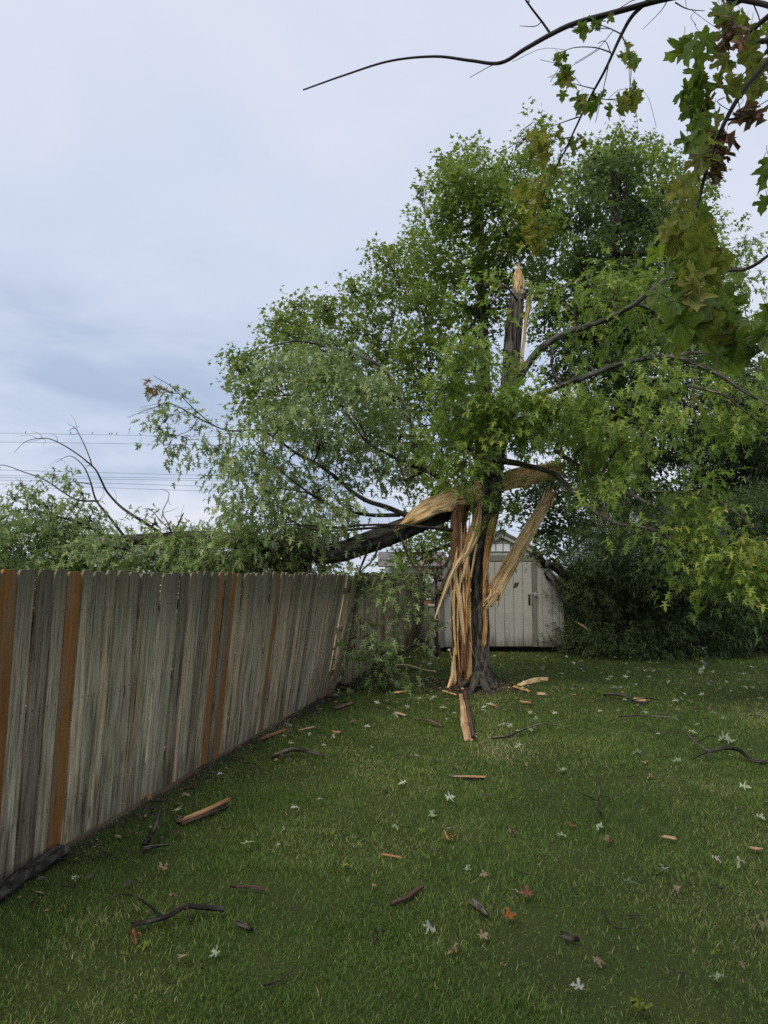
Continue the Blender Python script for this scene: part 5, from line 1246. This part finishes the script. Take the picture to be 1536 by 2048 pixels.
    piece('bark_piece', [(832, 1442), (860, 1450, .05), (884, 1456)], [6, 8, 6], .03, 'bark_red', 'thin dark bark strip left of the split slab', 'bark', 26)
    piece('wood_chip', [(1270, 1401), (1288, 1402)], [14, 14], .05, 'chip', 'rounded pink chip beside the dark branch on the right lawn', 'wood chip', 27)
    stick('fallen_branch', [([(1208, 1393), (1240, 1398, .06), (1270, 1406), (1296, 1410)], .022, .014), ([(1270, 1406, .05), (1300, 1404, .05), (1322, 1406)], .008, .004)], 'short dark branch next to the rounded pink chip', 6)
    stick('curved_stick', [([(984, 1481), (1015, 1478), (1050, 1467, .05), (1085, 1457, .05), (1120, 1457)], .013, .007)], 'long curved stick on the lawn right of the split slab', 7, 'bark')
    stick('forked_branch', [([(1370, 1497, .16), (1400, 1512, .10), (1420, 1520, .08), (1450, 1518, .10), (1480, 1518, .08), (1505, 1528, .04), (1560, 1530)], .011, .020), ([(1418, 1520, .08), (1395, 1524, .05), (1385, 1526)], .008, .004), ([(1418, 1520, .08), (1418, 1545)], .006, .003), ([(1395, 1510, .12), (1425, 1503, .15), (1460, 1516, .12)], .005, .004)], 'forked dark branch lying at the right edge of the lawn', 8)
    stick('thin_stick', [([(1238, 1438), (1290, 1436), (1348, 1440)], .010, .006)], 'thin straight stick on the right lawn below the pink chip', 9, 'bark')
    stick('bent_twig', [([(1198, 1582, .10), (1200, 1605, .12), (1196, 1625, .02)], .006, .008), ([(1160, 1592), (1185, 1605, .03), (1200, 1612)], .006, .004), ([(1196, 1625), (1202, 1635)], .012, .012)], 'thin dark twig standing in the grass at centre right', 10)
    stick('stripped_stick', [([(784, 1334), (815, 1336, .05), (848, 1343), (872, 1346)], .022, .010)], 'pale stripped stick lying between the fence and the tree', 11, 'torn')
    piece('bark_piece', [(640, 1376), (670, 1378, .06), (712, 1384)], [8, 12, 10], .06, 'bark_wet', 'black length of bark at the foot of the broken fence', 'bark', 28)
    piece('bark_piece', [(668, 1420), (704, 1408)], [10, 9], .04, 'bark_red', 'brown bark scrap in the grass below the hanging spray', 'bark', 29)
    piece('wood_shard', [(790, 1388), (820, 1384)], [5, 6], .03, 'torn_orange', 'tan shard on bare earth left of the trunk', 'wood shard', 30)
    piece('wood_shard', [(835, 1292), (850, 1287)], [5, 5], .03, 'chip', 'pale shard on the ground beyond the hanging leaves', 'wood shard', 31)
    piece('wood_strip', [(886, 1384), (912, 1392)], [4, 4], .02, 'torn_orange', 'thin orange strip at the left foot of the trunk', 'wood strip', 32)
    piece('wood_chip', [(978, 1410), (990, 1414)], [6, 6], .02, 'chip_orange', 'small orange chip right of the split slab', 'wood chip', 33)
    piece('wood_chip', [(1040, 1406), (1062, 1408)], [6, 5], .02, 'chip_orange', 'orange-brown chip below the square pinkish chip', 'wood chip', 34)
    piece('wood_chip', [(1325, 1678), (1348, 1683)], [8, 7], .02, 'chip', 'tan pointed chip on the lawn at centre right', 'wood chip', 35)
    piece('wood_chip', [(1504, 1703), (1518, 1704)], [10, 9], .02, 'chip', 'salmon chip near the right edge of the near lawn', 'wood chip', 36)
    piece('wood_chip', [(889, 1668), (896, 1684)], [5, 7], .02, 'chip_orange', 'bent orange chip under the grey leaf in mid lawn', 'wood chip', 37)
    # a pale splinter caught in the juniper
    V, F, gc, mi = slab([P(1150, 1243, 16.1), P(1164, 1250, 16.05), P(1178, 1261, 16.0)], [.015, .045, .02], .02, (0, -1, .3), 7, 16, .02, .03, .3, 51)
    tag(mk('splinter', V, F, [M['chip']], None, True, gc), 'pale splinter caught in the dark juniper right of the shed', 'splinter', WOODG)
    # rubbish at the left corner of the shed
    t = thing('rubbish_heap', G(880, 1304), 'little heap of black and white scraps at the left corner of the shed', 'rubbish')
    rs = np.random.RandomState(4)
    for i in range(14):
        u, v = 862 + rs.rand() * 44, 1296 + rs.rand() * 10; p = gp(u, v, .04 + .05 * rs.rand()); a = rs.rand() * 3
        V, F, gc, mi = slab([p, p + np.array([math.cos(a) * .16, math.sin(a) * .08, .02])], [.05, .06], .02, (0, -.3, 1), 5, 8, .03, .03, .5, i + 60)
        mk('scrap', V, F, [M['bark_wet'] if i % 3 else plain('white_scrap', (.55, .55, .52))], t, True, gc)
    # leafy sprig torn off and lying before the juniper
    t = stick('leafy_sprig', [([(1440, 1296, .42), (1432, 1322, .16), (1405, 1340, .05), (1375, 1342, .04), (1345, 1340, .04)], .006, .004), ([(1432, 1318, .2), (1418, 1308, .22), (1405, 1300, .25)], .004, .003)], 'small leafy sprig with pale leaves on the grass before the juniper', 12)
    for u, v, h in ((1436, 1296, .36), (1445, 1294, .34), (1428, 1300, .34), (1412, 1302, .26), (1404, 1306, .22), (1403, 1318, .16), (1398, 1328, .12), (1405, 1334, .10), (1392, 1336, .06), (1370, 1338, .06), (1345, 1338, .06), (1338, 1342, .05), (1352, 1344, .05), (1424, 1290, .4)):
        p = gp(u, v + 12, h); put_leaf('leaf', p, .13 + .05 * rs.rand(), rs.normal(size=3) + [0, -.3, -.6], rs.normal(size=3) + [0, -1, .6], LMESH['pale' if rs.rand() < .7 else 'lime'][rs.randint(3)], t)
    # --- single leaves one can pick out
    LG = 'maple leaves fallen on the lawn'
    rows = [(860, 1862, .12, 'grey', 'large grey leaf face down on the near lawn, left of the orange leaf'), (1020, 1846, .13, 'orange', 'bright orange-brown curled leaf on the near lawn'), (1054, 1800, .12, 'rust', 'rust-brown leaf just above the bright orange leaf'), (1140, 1655, .14, 'rust', 'upright reddish leaf at centre right of the lawn'),
            (1197, 1660, .13, 'pale', 'pale star-shaped leaf right of the upright reddish leaf'), (1124, 1678, .11, 'pale', 'pale leaf just below the upright reddish leaf'), (1218, 1693, .12, 'tan', 'tan leaf just below the pale star-shaped leaf'), (1478, 1733, .12, 'pale', 'pale pointed leaf below the salmon chip'), (1434, 1728, .09, 'grey', 'small grey leaf left of the pale pointed leaf below the salmon chip'),
            (1326, 1748, .10, 'pale', 'pale leaf below the tan pointed chip'), (1352, 1788, .09, 'tan', 'dull tan leaf in the grass at lower right'), (965, 1884, .10, 'tan', 'tan leaf right of the large grey leaf'), (901, 1664, .13, 'grey', 'grey leaf lying above the bent orange chip'), (906, 1682, .08, 'orange', 'small ochre leaf right of the bent orange chip'),
            (690, 1741, .10, 'lime', 'bright lime leaf alone on the near lawn left of centre'), (345, 1800, .07, 'tan', 'small tan leaf near the mossy branch'), (324, 1744, .10, 'tan', 'tan leaf standing up below the forked stick'), (430, 1920, .09, 'pale', 'white leaf below the mossy branch'), (366, 1926, .09, 'tan', 'brownish leaf left of the white leaf below the mossy branch'),
            (270, 1886, .09, 'rust', 'reddish leaf below the mossy branch at lower left'), (288, 1898, .10, 'lime', 'yellow-green leaf beside the reddish leaf at lower left'), (252, 1918, .06, 'lime', 'tiny yellow leaf at lower left'), (1434, 1962, .10, 'pale', 'white torn leaf at the lower right corner of the lawn'), (1430, 1912, .09, 'lime', 'yellowish leaf above the white torn leaf at lower right'),
            (1195, 1930, .10, 'tan', 'pinkish tan leaf low on the right lawn'), (1156, 1990, .10, 'grey', 'greyish leaf at the bottom of the lawn'), (935, 1742, .08, 'pale', 'small pale leaf in mid lawn above the grey bark flake'), (968, 1758, .08, 'tan', 'small tan leaf right of the pale leaf above the grey bark flake'), (865, 1632, .12, 'pale', 'pale narrow-lobed leaf left above the grey leaf in mid lawn'),
            (1125, 1548, .13, 'pale', 'white leaf alone on the middle right lawn'), (1275, 1512, .15, 'pale', 'pale leaf cluster left of the forked branch'), (1357, 1524, .14, 'pale', 'pale leaf right beside the fork of the branch'), (1448, 1480, .20, 'pale', 'big pale leaf bunch above the forked branch'), (1460, 1486, .18, 'pale', 'pale leaf overlapping the big pale bunch above the forked branch'),
            (1006, 1452, .14, 'pale', 'pale leaf just above the left end of the curved stick'), (950, 1478, .13, 'pale', 'pale leaf at the near end of the split slab'), (1500, 1504, .09, 'pale', 'small pale leaf above the right end of the forked branch'), (150, 1765, .07, 'pale', 'small white leaf beside the timber at the fence foot'), (1280, 2030, .14, 'lime', 'lime leaf at the bottom edge of the picture'),
            (1270, 2012, .12, 'lime', 'second lime leaf just above the one at the bottom edge'), (840, 1668, .09, 'lime', 'yellow-green leaf left of the grey leaf in mid lawn'), (790, 1660, .09, 'pale', 'pale leaf in the mid lawn left of the lime-green one'), (1025, 1672, .10, 'tan', 'curled grey-tan leaf right of the bent orange chip'), (1030, 1790, .08, 'pale', 'small white leaf left of the rust-brown leaf'),
            (905, 1912, .08, 'tan', 'brown curled leaf below the large grey leaf'), (555, 1697, .06, 'pale', 'small pale fleck of leaf on the left lawn'), (745, 1780, .07, 'tan', 'thin tan leaf left of the reddish bark strip'), (1520, 1640, .12, 'pale', 'pale leaf at the right edge of the lawn'), (1300, 1560, .09, 'tan', 'small tan leaf below the pale leaf cluster'), (1290, 1530, .10, 'tan', 'tan leaf right below the pale leaf cluster')]
    rs = np.random.RandomState(12)
    for u, v, sz, kd, lab in rows:
        sz *= .52
        curl = rs.rand() < .6; me = LCURL[kd][rs.randint(2)] if curl else LMESH[kd][rs.randint(3)]
        a = rs.rand() * 6.28; p = gp(u, v, .05); ax = np.array([math.cos(a), math.sin(a), rs.uniform(-.1, .25)])
        p = p - nrm(ax) * sz * .8
        p[2] = .026
        tag(put_leaf('fallen_leaf', p, sz, ax, np.array([rs.normal() * .5, -.3 + rs.normal() * .5, 1]), me), lab, 'leaf', LG)
    # --- litter too small to count
    N = 1500; x = rs.uniform(-7, 9, N); y = 3 + 13 * rs.rand(N) ** .8; keep = (np.abs(x) < .56 * y + .8) & (fence_dist(x, y) > .1); td = np.hypot(x - TREE[0], y - TREE[1])
    keep &= rs.rand(N) < np.where(y > 8, 1, .34) * np.clip(1.6 - td / 7, .35, 1); x, y = x[keep], y[keep]; N = len(x)
    a = rs.rand(N) * 6.28; ax = np.stack([np.cos(a), np.sin(a), rs.normal(size=N) * .25], -1); nn = rs.normal(size=(N, 3)) * .5 + [0, -.2, 1]
    m = leaf_mat('leaf_litter', [(0, (.05, .035, .02)), (.3, (.16, .12, .06)), (.5, (.18, .22, .10)), (.8, (.36, .41, .28)), (1, (.52, .54, .42))], (.36, .42, .30), .2)
    o = leaf_mesh('leaf_litter', np.stack([x, y, np.full(N, .045)], -1), ax, nn, .04 + .055 * rs.rand(N), rs.rand(N), T_MAPLE, m); tag(o, 'small scraps of leaf littering the grass', 'leaf litter', kind='stuff')
    # bark crumbs and chips in the bare strips
    N = 900; s_ = rs.rand(N) * 17 - 1; d = np.abs(rs.normal(size=N)) * .22 + .03; q = FB0 + FD * s_[:, None] + FN * d[:, None]
    n2 = 1500; r = .35 + np.abs(rs.normal(size=n2)) * 1.0; th = rs.rand(n2) * 6.28; q = np.vstack([q, np.stack([TREE[0] + np.cos(th) * r, TREE[1] + np.sin(th) * r, np.zeros(n2)], -1)]); N = len(q); q[:, 2] = .012
    a = rs.rand(N) * 6.28; ax = np.stack([np.cos(a), np.sin(a), rs.normal(size=N) * .2], -1)
    m2 = leaf_mat('bark_crumb', [(0, (.03, .02, .014)), (.6, (.09, .055, .035)), (.85, (.25, .16, .09)), (1, (.42, .30, .18))], (.06, .04, .03), .0)
    o = leaf_mesh('bark_crumbs', q, ax, rs.normal(size=(N, 3)) * .4 + [0, -.2, 1], .016 + .055 * rs.rand(N) ** 2.5, rs.rand(N), T_OVAL, m2); tag(o, 'crumbs of bark and wood on the bare earth', 'bark crumbs', kind='stuff')

    # broken twiglets too small to tell apart
    A = Acc(); rs = np.random.RandomState(31)
    for i in range(260):
        if i < 130:
            r = abs(rs.normal()) * 2.2 + .4; th = rs.rand() * 6.28; x, y = TREE[0] + math.cos(th) * r * 1.2, TREE[1] + math.sin(th) * r
        elif i < 190:
            q = FB0 + FD * (rs.rand() * 15 - 1) + FN * (.05 + abs(rs.normal()) * .3); x, y = q[0], q[1]
        else:
            y = rs.uniform(3.2, 11); x = rs.uniform(-.45, .5) * y
        if fence_dist(x, y) < .04: continue
        a = rs.rand() * 6.28; ln = .04 + .16 * rs.rand() ** 2; d = np.array([math.cos(a), math.sin(a), rs.normal() * .12]); p = np.array([x, y, .025]); b = rs.normal(size=3) * ln * .12
        A.add(*tube(spline([p, p + d * ln * .5 + b, p + d * ln], 5), np.linspace(.004, .002, 5) * (.7 + rs.rand()), 4, 0, i, cap=False))
    tag(A.build('twig_litter', M['twig']), 'tiny broken twigs littering the grass', 'twig litter', kind='stuff')


debris()
